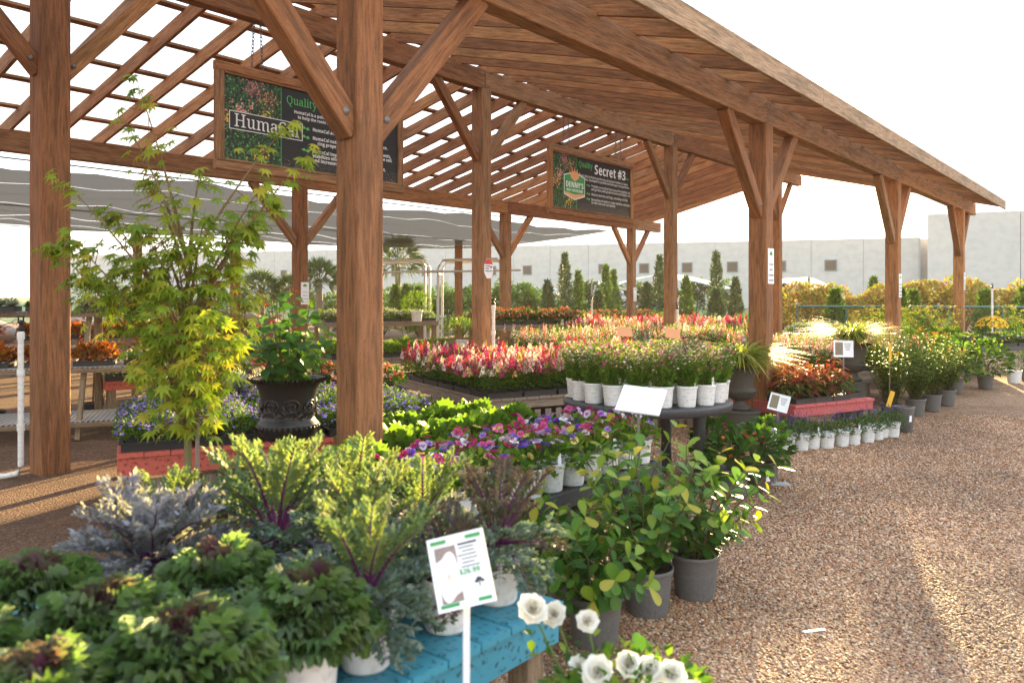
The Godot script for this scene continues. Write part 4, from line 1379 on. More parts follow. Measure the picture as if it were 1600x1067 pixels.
func maple():
	rg.seed = 31
	var at = W(-1.58, 3.9)
	var t = thing("maple_tree", "young yellow-green maple with cut leaves and a slim staked trunk", "tree", at)
	part(t, "pot", kit.pot3, M.black_pot)
	part(t, "soil", kit.pot3_soil, M.soil)
	var wood := Color(.17, .15, .06)
	var g := Geo.new()
	var spine := [Vector3(0, .18, 0), Vector3(.005, .6, 0), Vector3(-.005, .95, .0), Vector3(.02, 1.25, -.02), Vector3(-.02, 1.55, 0), Vector3(.03, 1.85, 0)]
	g.tube(spine, [.021, .019, .017, .015, .012, .008], 9, wood)
	part(t, "trunk", g.mesh(), M.bark)
	bar(t, "stake", Vector3(.045, .1, .01), Vector3(.05, 1.35, .01), .018, .012, M.grey_timber, Vector3.BACK, .002)
	# limbs: tip given as offset from the trunk foot
	var tips := [[-.24, 2.66, .05], [-.27, 2.44, .1], [-.28, 2.2, -.15], [-.57, 2.16, .12], [-.66, 1.86, .05], [.64, 2.3, .1], [.52, 2.46, .0], [.46, 2.16, .2], [.36, 2.1, -.2], [-.52, 2.06, -.2], [-.36, 1.7, .25], [.18, 1.98, .25], [.34, 1.95, .05], [-.12, 1.95, .3], [-.26, 1.5, -.25], [.22, 1.52, .26], [.28, 1.6, -.2], [.1, 1.3, .26], [-.14, 1.26, .24], [.13, 1.0, .1], [-.09, .98, .1], [-.44, 1.88, .3], [.1, 2.2, .1], [-.3, 1.75, .1], [.22, 1.75, .0], [0, 1.65, .3], [-.22, 1.95, -.1], [.2, 1.3, -.1], [-.17, 1.15, .03], [-.36, 1.6, .05], [.1, 1.45, -.3], [-.06, 1.15, -.2], [.02, 1.8, .2], [-.1, 1.45, .2], [.12, 1.12, .14], [.05, 1.5, .1], [-.16, 1.75, .2], [.25, 1.4, .1]]
	var variants := []
	for col in [Color(.4, .42, .04), Color(.31, .37, .035), Color(.22, .31, .03), Color(.46, .39, .045), Color(.16, .25, .03)]:
		variants.append(maple_leaf_mesh(.056, 7, col, .26))
	var limbs := Geo.new()
	var spots := []
	for q in tips:
		var tip := Vector3(q[0], q[1], q[2])
		var y0 := clampf(tip.y - .25 - Vector2(q[0], q[2]).length() * .9, .92, 1.75)
		var root := Vector3(.0, y0, 0)
		var mid := root.lerp(tip, .5) + Vector3(0, .1, 0)
		var pts := [root]
		var rads := [.009]
		for i in range(1, 7):
			var f := i / 6.0
			pts.append(root.lerp(mid, f).lerp(mid.lerp(tip, f), f))
			rads.append(.009 * (1.08 - f))
		limbs.tube(pts, rads, 5, wood.lerp(Color(.25, .07, .03), .3))
		var long := root.distance_to(tip)
		var n := int((long * 54 + 15) * (.42 if tip.y > 2.12 else (.62 if tip.y < 1.35 else 1.0)))
		for i in n:
			var f := pow(rg.randf(), .6) * .9 + .1
			var p := root.lerp(mid, f).lerp(mid.lerp(tip, f), f)
			var r := (.02 + .11 * (1.0 - absf(f - .55))) * (0.5 if f > .85 else 1.0)
			var o = ball(-1) * r
			if o.length() > .05 and rg.randf() < .4:
				limbs.tube([p, p + o], [.003, .0015], 3, Color(.25, .08, .03))
			spots.append([p + o, (tip - root).normalized(), f])
	part(t, "branches", limbs.mesh(), M.bark)
	# leaves: the ones nearest the viewer are parts, the rest one mass
	spots.sort_custom(func(a, b): return a[0].z > b[0].z)
	var geos := []
	for k in 5:
		geos.append(Geo.new())
	var rest := Geo.new()
	for i in spots.size():
		var s = spots[i]
		var p: Vector3 = s[0]
		var outw := Vector3(p.x, .0, p.z)
		var d = skew((outw.normalized() * .55 + Vector3(0, -.55, 0) + s[1] * .3).normalized(), .4)
		var up = skew((Vector3.UP * .55 + outw.normalized() * .7 + Vector3(0, 0, .35)).normalized(), .35)
		var hi := clampf((p.y - 1.1) / 1.3, 0, 1)
		var k: int = ([0, 0, 1, 3, 1][rg.randi() % 5] if rg.randf() < .35 + .45 * absf(hi - .45) else [1, 2, 2, 4, 2][rg.randi() % 5])
		var f = rnd(.75, 1.25)
		var bs := growing(d, up) * Basis.from_scale(Vector3.ONE * f)
		if i % 8 == 0 and i / 8 < 295:
			part(t, "leaf", variants[k], M.leaf, Transform3D(bs, p))
		else:
			var src: ArrayMesh = variants[k]
			var arr := src.surface_get_arrays(0)
			var base := rest.v.size()
			var tf := Transform3D(bs, p)
			rest.v.append_array(tf * (arr[Mesh.ARRAY_VERTEX] as PackedVector3Array))
			rest.n.append_array(Transform3D(growing(d, up), Vector3.ZERO) * (arr[Mesh.ARRAY_NORMAL] as PackedVector3Array))
			rest.c.append_array(arr[Mesh.ARRAY_COLOR])
			rest.uv.append_array(arr[Mesh.ARRAY_TEX_UV])
			for e in arr[Mesh.ARRAY_INDEX]:
				rest.ix.append(base + e)
	var o = part(t, "foliage", rest.mesh(), M.leaf)
	o.set_meta("kind", "stuff")

# ---------------------------------------------------------------- left: red table of lobelia, urn, tiered rack
func left_side():
	rg.seed = 41
	var phi := atan2(.425, .905)
	var c := Vector2(-2.6, 5.25)
	plank_table("red_table", "coral red plank table under the purple lobelia", c, phi, 2.3, 1.45, .55, "red_paint", .16, .13, "grey_timber")
	for i in 5:
		for j in 3:
			var lab = "flat of purple lobelia, %s row back, %s from the corner by the square post" % [ordinal(j), ordinal(i)]
			flat_thing("lobelia_flat", lab, "lobelia flats on the red table", TP(c, phi, .23 + .46 * i, .24 + .48 * j, .55), phi, kit.lobelia[(i + j * 2) % 4], .055, rnd(1.0, 1.25))
	var slats = beam_mesh(.09, .02, .36, .003)
	var tt = get_node("red_table")
	for i in 12:
		part(tt, "picket", slats, M.grey_timber, Transform3D(facing(Vector3.UP, Vector3.BACK), Vector3(.25 + .165 * i, 0, -.055)))
	# silver foliage table behind
	var c2 := Vector2(-3.35, 7.15)
	plank_table("grey_bench", "grey timber bench of silver foliage behind the lobelia", c2, phi, 2.6, 1.0, .58, "grey_timber", .14, .08)
	for i in 5:
		for j in 2:
			if i > 2:
				flat_thing("red_bedding_flat", "flat of red and cream bedding flowers, %s row, %s from the big post" % [ordinal(j), ordinal(5 - i)], "red bedding flats behind the urn", TP(c2, phi, .3 + .5 * i, .25 + .48 * j, .58), phi, kit.red_mat[(i + j) % 3], .05, 1.3)
			else:
				flat_thing("silver_flat", "flat of silver dusty foliage, %s row, %s along the bench" % [ordinal(j), ordinal(i)], "silver foliage flats", TP(c2, phi, .3 + .5 * i, .25 + .48 * j, .58), phi, kit.silver[(i + j) % 2], .05, 1.4)
	# urn on its plinth
	var up = thing("plinth", "dark square plinth hidden under the large black urn", "plinth", W(-1.4, 5.0))
	var g := Geo.new()
	g.box(Vector3(0, .27, 0), Vector3(.3, .54, .3))
	part(up, "block", g.mesh(), M.black_pot)
	g = Geo.new()
	g.box(Vector3(0, .55, 0), Vector3(.34, .02, .34))
	part(up, "cap", g.mesh(), M.black_pot)
	var u = urn("large black cast urn with scrollwork and a leafy shrub beside the big post", W(-1.4, 5.0, .56), M.urn_iron, 1.08, true)
	kit.oval_small = []
	for q in [Color(.04, .115, .022), Color(.055, .15, .028), Color(.085, .19, .03), Color(.15, .27, .035)]:
		kit.oval_small.append(oval_leaf_mesh(.078, .052, q))
	var sg := Geo.new()
	for i in 32:
		var a = i * 2.4
		var r = .33 * sqrt(i / 32.0)
		var tip := Vector3(cos(a) * r, .54 + .56 * (1.0 - pow(r / .4, 2.0)) * rnd(.75, 1.05), sin(a) * r)
		var foot := Vector3(cos(a) * .05, .47, sin(a) * .05)
		sg.tube([foot, foot.lerp(tip, .5), tip], [.004, .003, .002], 4, Color(.1, .1, .04))
		for k in 9:
			var f = .15 + .85 * k / 8.0
			var p := foot.lerp(tip, f)
			var ring := Vector3(cos(a + k * 2.1), 0, sin(a + k * 2.1))
			var d = skew((ring + Vector3(0, -.15, 0)).normalized(), .35)
			var face = skew((Vector3(p.x, .0, p.z).normalized() * .9 + Vector3.UP * .75).normalized(), .35)
			part(u, "leaf", kit.oval_small[3 if f > .9 and rg.randf() < .5 else rg.randi() % 3], M.glossy_leaf, Transform3D(growing(d, face) * Basis.from_scale(Vector3.ONE * rnd(.8, 1.15)), p))
	part(u, "stems", sg.mesh(), M.bark)
	rack()
	# pvc risers with sprinkler heads
	riser("white plastic riser pipe with elbow beside the square post", W(-4.26, 6.93), 1.28, true)
	riser("white riser pipe against the post with the octagon sign", W(-.27, 11.55), 1.45, false)
	riser("white riser pipe at the foot of the fourth ridge post", W(3.35, 16.2), 1.3, false)
	riser("slim white riser pipe among the far beds", W(2.4, 24.0), 1.45, false)
	riser("pale riser pipe by the far conifers", W(5.4, 26.0), 1.5, false)
	riser("white riser pipe standing behind the yellow mum", W(12.2, 20.3), 1.75, false)

func riser(label, at, h, elbow):
	var t = thing("riser_pipe", label, "pipe", at)
	var g := Geo.new()
	if elbow:
		g.tube([Vector3(-1.2, .03, .06), Vector3(-.12, .03, .02), Vector3(-.03, .05, 0), Vector3(0, .12, 0), Vector3(0, h, 0)], [.024, .024, .026, .024, .024], 12)
	else:
		g.tube([Vector3(0, -.05, 0), Vector3(0, h, 0)], [.024, .024], 12)
	part(t, "pipe", g.mesh(), M.pipe)
	for y in [h * .35, h * .72, h - .04]:
		g = Geo.new()
		g.lathe([Vector2(.024, y - .03), Vector2(.031, y - .03), Vector2(.031, y + .03), Vector2(.024, y + .03)], 14)
		part(t, "coupling", g.mesh(), M.pipe)
	g = Geo.new()
	g.lathe([Vector2(.012, h), Vector2(.03, h + .01), Vector2(.03, h + .03), Vector2(.014, h + .04), Vector2(.014, h + .07), Vector2(.034, h + .08), Vector2(.0, h + .1)], 12)
	for s in [-1, 1]:
		g.box(Vector3(s * .022, h + .1, 0), Vector3(.007, .06, .012))
	g.box(Vector3(0, h + .13, 0), Vector3(.06, .012, .02))
	part(t, "sprinkler_head", g.mesh(), M.rubber)

func rack():
	var phi := atan2(.35, .94)
	var c := Vector2(-7.4, 7.7)
	var t = thing("tiered_rack", "three-tier timber and wire plant rack behind the square post", "rack", W(c.x, c.y), phi)
	var lu := 4.4
	for q in [[.18, .95, .0], [.74, .75, -.35], [1.36, .5, -.75]]:
		var y: float = q[0]
		bar(t, "rail", Vector3(0, y, q[2]), Vector3(lu, y, q[2]), .04, .05, M.weathered_timber)
		bar(t, "rail", Vector3(0, y, q[2] - q[1]), Vector3(lu, y, q[2] - q[1]), .04, .05, M.weathered_timber)
		var g := Geo.new()
		var n := int(lu / .05)
		for i in n:
			g.box(Vector3((i + .5) * lu / n, y + .03, q[2] - q[1] / 2), Vector3(.012, .008, q[1]))
		for i in 12:
			g.box(Vector3(lu / 2, y + .038, q[2] - q[1] * (i + .5) / 12), Vector3(lu, .006, .01))
		part(t, "wire_shelf", g.mesh(), M.mesh_shelf)
	for x in [.25, 1.55, 2.85, 4.15]:
		bar(t, "leg", Vector3(x, 0, .0), Vector3(x, 1.36, -.9), .05, .09, M.weathered_timber)
		bar(t, "leg", Vector3(x + .05, 0, -1.3), Vector3(x + .05, 1.4, -1.25), .05, .09, M.weathered_timber)
		bar(t, "strut", Vector3(x + .1, .3, -1.25), Vector3(x + .1, 1.0, -.5), .04, .07, M.weathered_timber)
	var P = func(s, tier, dz): return W(c.x, c.y) + Basis(Vector3.UP, phi) * Vector3(s, [.225, .785, 1.405][tier], [-.35, -.6, -.98][tier] + dz)
	for i in 8:
		var s = .35 + .52 * i
		if i in [3, 4, 5]:
			flat_thing("orange_leaf_flat", "flat of orange autumn coral bells on the rack, %s along the middle shelf" % ordinal(i), "orange flats on the rack", P.call(s, 1, 0), phi, kit.orange_leaf[i % 2], .05, 1.2)
		elif i < 3:
			flat_thing("pink_bedding_flat", "flat of green and pink bedding on the middle shelf, %s along" % ordinal(i), "green flats on the rack", P.call(s, 1, 0), phi, kit.red_mat[i % 3], .05, 1.1)
		else:
			flat_thing("white_bedding_flat", "flat of small white cyclamen pots on the middle shelf, %s along" % ordinal(i), "white flats on the rack", P.call(s, 1, 0), phi, kit.white_mat[i % 2], .05, .8)
		if i % 2 == 0:
			flat_thing("green_flat", "tray of grey succulents and seedlings on the top shelf, %s along" % ordinal(i), "trays on the top shelf", P.call(s, 2, .1), phi, kit.green_mat[i % 3], .03, .8)
		else:
			flat_thing("silver_flat", "tray of silver spiky succulents on the top shelf, %s along" % ordinal(i), "silver trays on the top shelf", P.call(s, 2, .1), phi, kit.silver[i % 2], .03, .9)
	# small red maples in pots
	var spots := [[-7.3, 9.6, 1.9], [-6.6, 9.9, 1.8], [-5.3, 10.1, 1.5], [-4.7, 10.0, 1.45], [-6.1, 9.4, 1.35]]
	for i in spots.size():
		var q = spots[i]
		red_maple("small red-leaved maple behind the rack, %s from the picture edge" % ordinal(i), W(q[0], q[1]), q[2])
	red_maple("small scarlet maple behind the black urn", W(-2.9, 9.6), 1.75)

func red_maple(label, at, h):
	var t = thing("red_maple", label, "potted tree", at, rnd(0, TAU), "small red maples in pots")
	part(t, "pot", kit.pot3, M.black_pot)
	part(t, "soil", kit.pot3_soil, M.soil)
	var g := Geo.new()
	var l := Geo.new()
	g.tube([Vector3(0, .18, 0), Vector3(.02, h * .5, 0), Vector3(0, h * .8, .02)], [.012, .009, .005], 6, Color(.12, .06, .04))
	for i in 16:
		var a = i * 2.4
		var y = h * (.42 + .5 * i / 16.0)
		var tip := Vector3(cos(a) * .26, y + .1, sin(a) * .26)
		g.tube([Vector3(0, y, 0), tip], [.005, .002], 4, Color(.15, .05, .03))
		for k in 14:
			var p = Vector3(0, y, 0).lerp(tip, rnd(.4, 1.1)) + ball(-1) * .05
			var col = tint([Color(.45, .05, .02), Color(.6, .12, .02), Color(.3, .03, .02), Color(.65, .22, .04)])
			var d = skew(Vector3(cos(a), -.3, sin(a)).normalized(), .5)
			for s in [-.6, 0, .6]:
				l.leaf2(p, d.rotated(Vector3.UP, s), Vector3.UP, .045, .012, col)
	part(t, "branches", g.mesh(), M.bark)
	part(t, "foliage", l.mesh(), M.leaf)

# ---------------------------------------------------------------- middle beds
func bed_grid(called, what, group, c: Vector2, phi, nu, nv, step, y, beds, tall, skip = []):
	for j in nv:
		for i in nu:
			if [i, j] in skip:
				continue
			var lab = "%s, %s row from the front, %s along" % [what, ordinal(j), ordinal(i)]
			flat_thing(called, lab, group, TP(c, phi, step * (i + .5), step * (j + .5), y), phi + (rg.randi() % 4) * PI / 2, beds[rg.randi() % beds.size()], .05, tall * rnd(.82, 1.16))

func middle_beds():
	rg.seed = 51
	var phi := deg_to_rad(29.5)
	# snapdragon table with pickets
	var c := Vector2(-.25, 8.35)
	plank_table("picket_table", "grey timber table with picket sides carrying the snapdragons", c, phi, 3.1, 3.0, .5, "grey_timber", .155, .09, "grey_timber", true)
	bed_grid("snapdragon_flat", "flat of mixed snapdragons on the picket table", "snapdragon flats on the picket table", c, phi, 7, 6, .435, .5, kit.snap, 1.1, [[3, 6]])
	# greener snapdragon beds beyond
	var c2 := Vector2(.9, 12.5)
	plank_table("timber_bench", "timber bench of budding green snapdragons behind the picket table", c2, phi, 4.4, 2.2, .52, "grey_timber", .2, .09)
	bed_grid("budding_flat", "flat of budding green snapdragons with pale tips", "budding snapdragon flats", c2, phi, 10, 5, .435, .52, kit.green_snap, 1.2)
	var c3 := Vector2(1.9, 15.9)
	plank_table("timber_bench", "timber bench of bright snapdragons at the back of the pavilion", c3, phi, 4.0, 1.8, .6, "grey_timber", .2, .09)
	bed_grid("snapdragon_flat", "flat of red snapdragons on the rear bench", "snapdragon flats on the rear bench", c3, phi, 9, 4, .435, .6, [kit.snap[0], kit.snap[2], kit.green_snap[1], kit.snap[4]], 1.3)
	# white flowered bed behind the second front post
	var c4 := Vector2(4.1, 10.9)
	plank_table("timber_bench", "timber bench of white bedding behind the front post", c4, phi, 2.6, 1.8, .5, "grey_timber", .2, .09)
	bed_grid("white_snapdragon_flat", "flat of white stock behind the golden grass", "white stock flats", c4, phi, 6, 4, .435, .5, [kit.green_snap[0], kit.green_snap[3]], 1.15)
	# round table with pots of pink perennials
	var rc = AB(6.02, 3.38)
	var t = thing("round_table", "round dark grey plastic table ringed with white pots", "table", rc)
	var g := Geo.new()
	g.lathe([Vector2(0, .645), Vector2(.68, .645), Vector2(.705, .655), Vector2(.71, .7), Vector2(.705, .716), Vector2(.69, .72), Vector2(0, .72)], 64)
	part(t, "table_top", g.mesh(), M.dark_bench)
	for k in 4:
		var a := TAU * (k + .35) / 4
		g = Geo.new()
		g.lathe([Vector2(0, 0), Vector2(.055, 0), Vector2(.045, .3), Vector2(.055, .646)], 16, Color.WHITE, Vector3(cos(a) * .46, 0, sin(a) * .46))
		part(t, "leg", g.mesh(), M.dark_bench)
	for i in 19:
		var a := 1.2 + TAU * i / 19.0
		potted("gaura_pot", "white pot of pink perennials on the round table rim, %s clockwise from the path" % ordinal(i), "potted plant", "pink perennials on the round table", rc + Vector3(cos(a) * .6, .72, sin(a) * .6), "pot1", "white_pot", kit.gaura[i % 5], .15, rnd(0, TAU), rnd(.9, 1.12))
	for i in 9:
		var a := 1.2 + TAU * i / 9.0
		potted("gaura_pot", "white pot of pink perennials in the round table's inner ring, %s clockwise from the path" % ordinal(i), "potted plant", "pink perennials inside the ring", rc + Vector3(cos(a) * .36, .72, sin(a) * .36), "pot1", "white_pot", kit.gaura[(i * 2) % 5], .15, rnd(0, TAU), rnd(1.0, 1.2))
	# tan price boards among the snapdragons
	for q in [[1.45, 10.3, 1.22, "tan card standing among the snapdragons, the upright one"], [2.05, 10.2, 1.2, "tan card lying back among the snapdragons"]]:
		var s = thing("plant_card", q[3], "sign", W(q[0], q[1], .5))
		var cb = facing(Vector3(.2, .6, .8)) * Basis(Vector3.BACK, rnd(-.2, .2))
		g = Geo.new()
		g.box(Vector3(0, q[2] - .6, 0), Vector3(.2, .15, .006), cb)
		part(s, "card", g.mesh(), M.peach_print)
		bar(s, "stake", Vector3(0, 0, -.03), Vector3(0, q[2] - .6, -.015), .012, .008, M.steel)
	far_beds()

func far_beds():
	var phi := deg_to_rad(29.5)
	rg.seed = 57
	# benches under the shade cloth and beyond, smaller in the picture
	var list := [
		["lime_flat", "flat of lime coral bells below the cloth", -2.9, 12.8, 5, 2, .55, "lime_mat", 1.2, "timber"],
		["white_bedding_flat", "flat of white bedding on the high bench", -4.0, 17.0, 6, 2, 1.0, "white_mat", 1.4, "timber"],
		["silver_flat", "flat of blue-grey foliage below the high bench", -3.9, 15.6, 6, 2, .45, "silver", 1.0, "timber"],
		["red_bedding_flat", "flat of orange-red bedding past the octagon sign", -.55, 16.6, 6, 2, .95, "red_mat", 1.5, "timber"],
		["green_flat", "flat of green seedlings on the red bench", -5.6, 11.8, 5, 2, .6, "green_mat", 1.0, "red"],
		["white_bedding_flat", "flat of white bedding behind the black urn", -4.9, 9.6, 4, 1, .55, "white_mat", 1.2, "red"],
		["green_flat", "flat of green bedding on the far red bench", 1.3, 21.5, 8, 2, .55, "green_mat", 1.3, "red"],
		["pink_bedding_flat", "flat of coral bedding by the far pipes", 2.3, 24.0, 6, 2, .7, "red_mat", 1.8, "timber"],
		["green_flat", "flat of lime bedding on the long bench", 6.4, 15.4, 9, 2, .55, "lime_mat", 1.4, "timber"],
		["white_bedding_flat", "flat of pale bedding nearer the green fence", 7.0, 18.6, 9, 2, .6, "white_mat", 1.6, "timber"],
		["orange_leaf_flat", "flat of rusty foliage far behind the rack", -9.6, 15.5, 6, 2, .7, "orange_leaf", 1.4, "timber"],
		["green_flat", "flat of green shrublets far behind the rack", -10.5, 20.0, 9, 2, .6, "green_mat", 1.8, "timber"]]
	for q in list:
		var c := Vector2(q[2], q[3])
		var paint: String = "red_paint" if q[9] == "red" else "grey_timber"
		plank_table("timber_bench", "%s bench under each %s" % ["red painted" if q[9] == "red" else "plain timber", q[1].replace("flat of ", "pack of ")], c, phi, .435 * q[4] + .06, .435 * q[5] + .06, q[6], paint, .2, .08)
		bed_grid(q[0], q[1], q[1].replace("flat", "flats"), c, phi, q[4], q[5], .435, q[6], kit[q[7]], q[8])
	# lime mound in a white pot on the high bench
	for q in [[-2.1, 17.6, 1.0, 1.5, "mounded lime shrub at the end of the high bench"], [-.95, 15.2, .5, 1.6, "low lime shrub beside the post with the octagon sign"]]:
		var g := Geo.new()
		dome(g, 700, Vector3(0, .16, 0), Vector3(.28, .26, .28), .06, .016, LIME, .5)
		potted("lime_shrub", q[4], "potted shrub", "lime shrubs", W(q[0], q[1], q[2]), "pot3", "white_pot", {"foliage": g.mesh()}, .15, 0, 1.2)

# ---------------------------------------------------------------- right side along the path
func right_side():
	rg.seed = 61
	var phi := deg_to_rad(29.7)
	var c := Vector2(3.02, 8.55)
	plank_table("low_red_table", "low mossy red plank table of coleus and marigolds by the path", c, phi, 1.32, 1.3, .41, "mossy_red_paint", .16, .1, "grey_timber")
	# coleus
	for i in 3:
		for j in 2:
			var g := Geo.new()
			for k in 24:
				var a = rnd(0, TAU)
				var r = .2 * sqrt(rg.randf())
				var top := Vector3(cos(a) * r, rnd(.2, .44) * (1.15 - r * 2.0), sin(a) * r)
				g.tube([Vector3(top.x * .6, 0, top.z * .6), top], [.004, .003], 4, Color(.25, .05, .05))
				for q in 13:
					var f = .25 + .75 * q / 12.0
					var col = tint([Color(.13, .2, .04), Color(.16, .24, .05), Color(.18, .2, .06), Color(.34, .08, .08)]) if f < .7 else tint([Color(.55, .1, .05), Color(.65, .22, .06), Color(.45, .04, .06), Color(.6, .3, .12)])
					var out := Vector3(cos(q * 2.4 + k), rnd(-.3, .4), sin(q * 2.4 + k)).normalized()
					g.leaf8(Vector3(top.x, top.y * f, top.z) + out * .01, out, Vector3.UP, rnd(.08, .14) * (1.15 - .4 * f), rnd(.036, .055), col, .55, .5)
			var t = thing("coleus_flat", "tray of red-topped green coleus on the low red table, %s row, %s along" % [ordinal(j), ordinal(i)], "plant tray", TP(c, phi, .22 + .3 * i, .24 + .42 * j, .41), phi, "coleus trays")
			part(t, "tray", kit.half_tray, M.tray)
			part(t, "foliage", g.mesh(), M.leaf, Transform3D(Basis(), Vector3(0, .05, 0)))
	var mg := Geo.new()
	var mf := Geo.new()
	dome(mg, 600, Vector3(0, .04, 0), Vector3(.2, .18, .2), .04, .014, GREEN, .5)
	for i in 22:
		var p = ball(.3)
		p = p.normalized() * Vector3(.19, .2, .19) + Vector3(0, .06, 0)
		for k in 3:
			mf.petals(p + Vector3(0, .003 * k, 0), skew(Vector3.UP, .3), .026 - .006 * k, 8, tint([Color(.8, .3, .02), Color(.75, .2, .02), Color(.8, .42, .03)]), .2 + .5 * k, .7)
	for j in 2:
		flat_thing("marigold_flat", ["black tray of orange marigolds at the corner of the low red table", "tray of orange marigolds behind the first marigold tray"][j], "marigold trays", TP(c, phi, 1.08, .3 + .45 * j, .41), phi, {"foliage": mg.mesh(), "flowers": mf.mesh()}, .05, 1.0)
	price_card("white picture card on a stake among the marigolds", TP(c, phi, .95, .12, .98), facing(Vector3(-.3, .15, .95)), .2, .18, .42, "photo")
	price_card("small tilted picture card before the low red table", W(2.74, 8.2, .49), facing(Vector3(-.35, .35, .86)) * Basis(Vector3.BACK, -.22), .19, .17, .0, "photo")
	# stone urns with golden grass
	for q in [[2.5, 8.75, .34, "first stone urn of golden grass beside the front post"], [4.35, 10.2, .5, "second stone urn of golden grass behind the marigolds"]]:
		var pl = thing("plinth", "dark round plinth under the " + q[3].replace("of golden grass ", ""), "plinth", W(q[0], q[1]))
		var g := Geo.new()
		g.lathe([Vector2(0, 0), Vector2(.24, 0), Vector2(.24, .04), Vector2(.2, .06), Vector2(.2, q[2] - .04), Vector2(.22, q[2] - .02), Vector2(.22, q[2]), Vector2(0, q[2])], 28)
		part(pl, "drum", g.mesh(), M.stone_urn)
		var u = urn(q[3], W(q[0], q[1], q[2]), M.stone_urn, .98, false)
		grass_tuft(u, .45, 720, .62, [Color(.34, .38, .06), Color(.42, .42, .08), Color(.26, .33, .05), Color(.46, .43, .12)])
	# white pots along the ground
	var row := [[2.66, 8.1], [2.80, 8.13], [2.97, 8.21], [3.12, 8.30], [3.28, 8.33], [3.48, 8.44], [3.64, 8.53], [3.85, 8.66], [4.02, 8.81], [4.14, 8.95], [4.27, 8.97]]
	for i in row.size():
		potted("salvia_pot", "white pot of violet salvia on the gravel, %s in row from the round table" % ordinal(i), "potted plant", "salvia pots along the path", W(row[i][0], row[i][1]), "pot1", "white_pot", kit.salvia[i % 4], .14, rnd(0, TAU), rnd(.9, 1.1))
	for i in 9:
		potted("salvia_pot", "white pot of salvia in the second row under the red table, %s along" % ordinal(i), "potted plant", "salvia pots in the second row", W(2.72 + .175 * i, 8.3 + .08 * i + .02), "pot1", "white_pot", kit.salvia[(i + 2) % 4], .14, rnd(0, TAU), rnd(.9, 1.1)) if i in [0, 1, 2] else null
	var gp = thing("empty_pot", "empty square grey pot at the end of the white pots", "pot", W(4.56, 9.3))
	var g2 := Geo.new()
	g2.lathe([Vector2(0, 0), Vector2(.1, 0), Vector2(.13, .27), Vector2(.138, .27), Vector2(.138, .3), Vector2(.128, .3), Vector2(.12, .2), Vector2(.09, .02)], 4)
	part(gp, "pot", g2.mesh(), M.grey_pot)
	g2 = Geo.new()
	g2.box(Vector3(.02, .17, .105), Vector3(.04, .07, .004))
	part(gp, "sticker", g2.mesh(), M.paper)
	# impatiens
	for q in [[2.02, 6.56, "brown_pot", "brown pot of red impatiens with a white sticker"], [1.74, 6.3, "grey_pot", "grey pot of red and orange impatiens below the round table"], [2.2, 6.95, "grey_pot", "grey pot of leafy impatiens at the back of the group"], [1.75, 6.9, "grey_pot", "shaded pot of orange impatiens under the round table rim"]]:
		var g := Geo.new()
		var f := Geo.new()
		dome(g, 210, Vector3(0, .05, 0), Vector3(.2, .24, .2), .085, .045, GREEN, .25, true)
		stems(g, 18, .05, .17, .0, .22, .004, Color(.1, .16, .04))
		for i in 14:
			var p = ball(0).normalized() * Vector3(.2, .25, .2) + Vector3(0, .06, 0)
			f.petals(p, skew(Vector3(p.x, .6, p.z).normalized(), .3), .02, 5, tint([Color(.7, .03, .03), Color(.8, .18, .05), Color(.75, .06, .08)]), .2)
		var t = potted("impatiens_pot", q[3], "potted plant", "impatiens pots", W(q[0], q[1]), "pot3", q[2], {"foliage": g.mesh(), "flowers": f.mesh()}, .22, rnd(0, 3))
		if q[2] == "brown_pot":
			t.rotation.y = 0
			g2 = Geo.new()
			g2.box(Vector3(.045, .12, .114), Vector3(.04, .055, .004), Basis(Vector3.UP, .38))
			part(t, "sticker", g2.mesh(), M.paper)
	price_card("narrow metal stake sign on a flat foot plate by the impatiens", W(2.2, 6.72, .42), facing(Vector3(-.9, .1, .3)), .05, .1, .0, "blank", true)
	# flowering yellow shrubs
	var ys := [[4.75, 10.0, 1.1, "tallest yellow-flowered shrub beside the marigolds"], [5.3, 10.5, .95, "yellow-flowered shrub, second from the marigolds"], [5.75, 10.95, .9, "yellow-flowered shrub, third from the marigolds"], [6.25, 11.5, .85, "yellow-flowered shrub at the outer end, over the path"], [5.5, 11.6, 1.0, "yellow-flowered shrub in the second row"], [6.3, 12.4, .95, "yellow-flowered shrub farthest back in the group"]]
	for q in ys:
		var g := Geo.new()
		var f := Geo.new()
		for i in 46:
			var a = i * 2.4
			var r = .36 * sqrt(i / 46.0)
			var top := Vector3(cos(a) * r, q[2] * rnd(.5, 1.0) * (1.0 - .5 * r), sin(a) * r)
			g.tube([Vector3(top.x * .15, .0, top.z * .15), top], [.004, .002], 4, Color(.1, .12, .04))
			for k in 17:
				var ff = .2 + .8 * k / 16.0
				var out := Vector3(cos(k * 2.2 + i), .35, sin(k * 2.2 + i)).normalized()
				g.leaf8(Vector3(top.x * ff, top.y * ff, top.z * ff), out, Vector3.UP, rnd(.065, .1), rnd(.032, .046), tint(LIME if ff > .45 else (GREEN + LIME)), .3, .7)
			if i % 6 == 0:
				for k in 9:
					var d := Vector3(rnd(-.3, .3), 1, rnd(-.3, .3))
					f.petals(top + Vector3(rnd(-.02, .02), rnd(0, .1), rnd(-.02, .02)), skew(Vector3.UP, .9), .014, 3, tint([Color(.6, .3, .015), Color(.55, .36, .03), Color(.6, .22, .01)]), .3)
		var t = potted("yellow_shrub", q[3], "potted shrub", "yellow-flowered shrubs in pots", W(q[0], q[1]), "pot3", "grey_pot", {"foliage": g.mesh(), "flowers": f.mesh()}, .2, 0.0)
	var st = thing("plant_tag", "yellow hanging plant tag on a cane beside the tall shrub", "tag", W(4.42, 9.35))
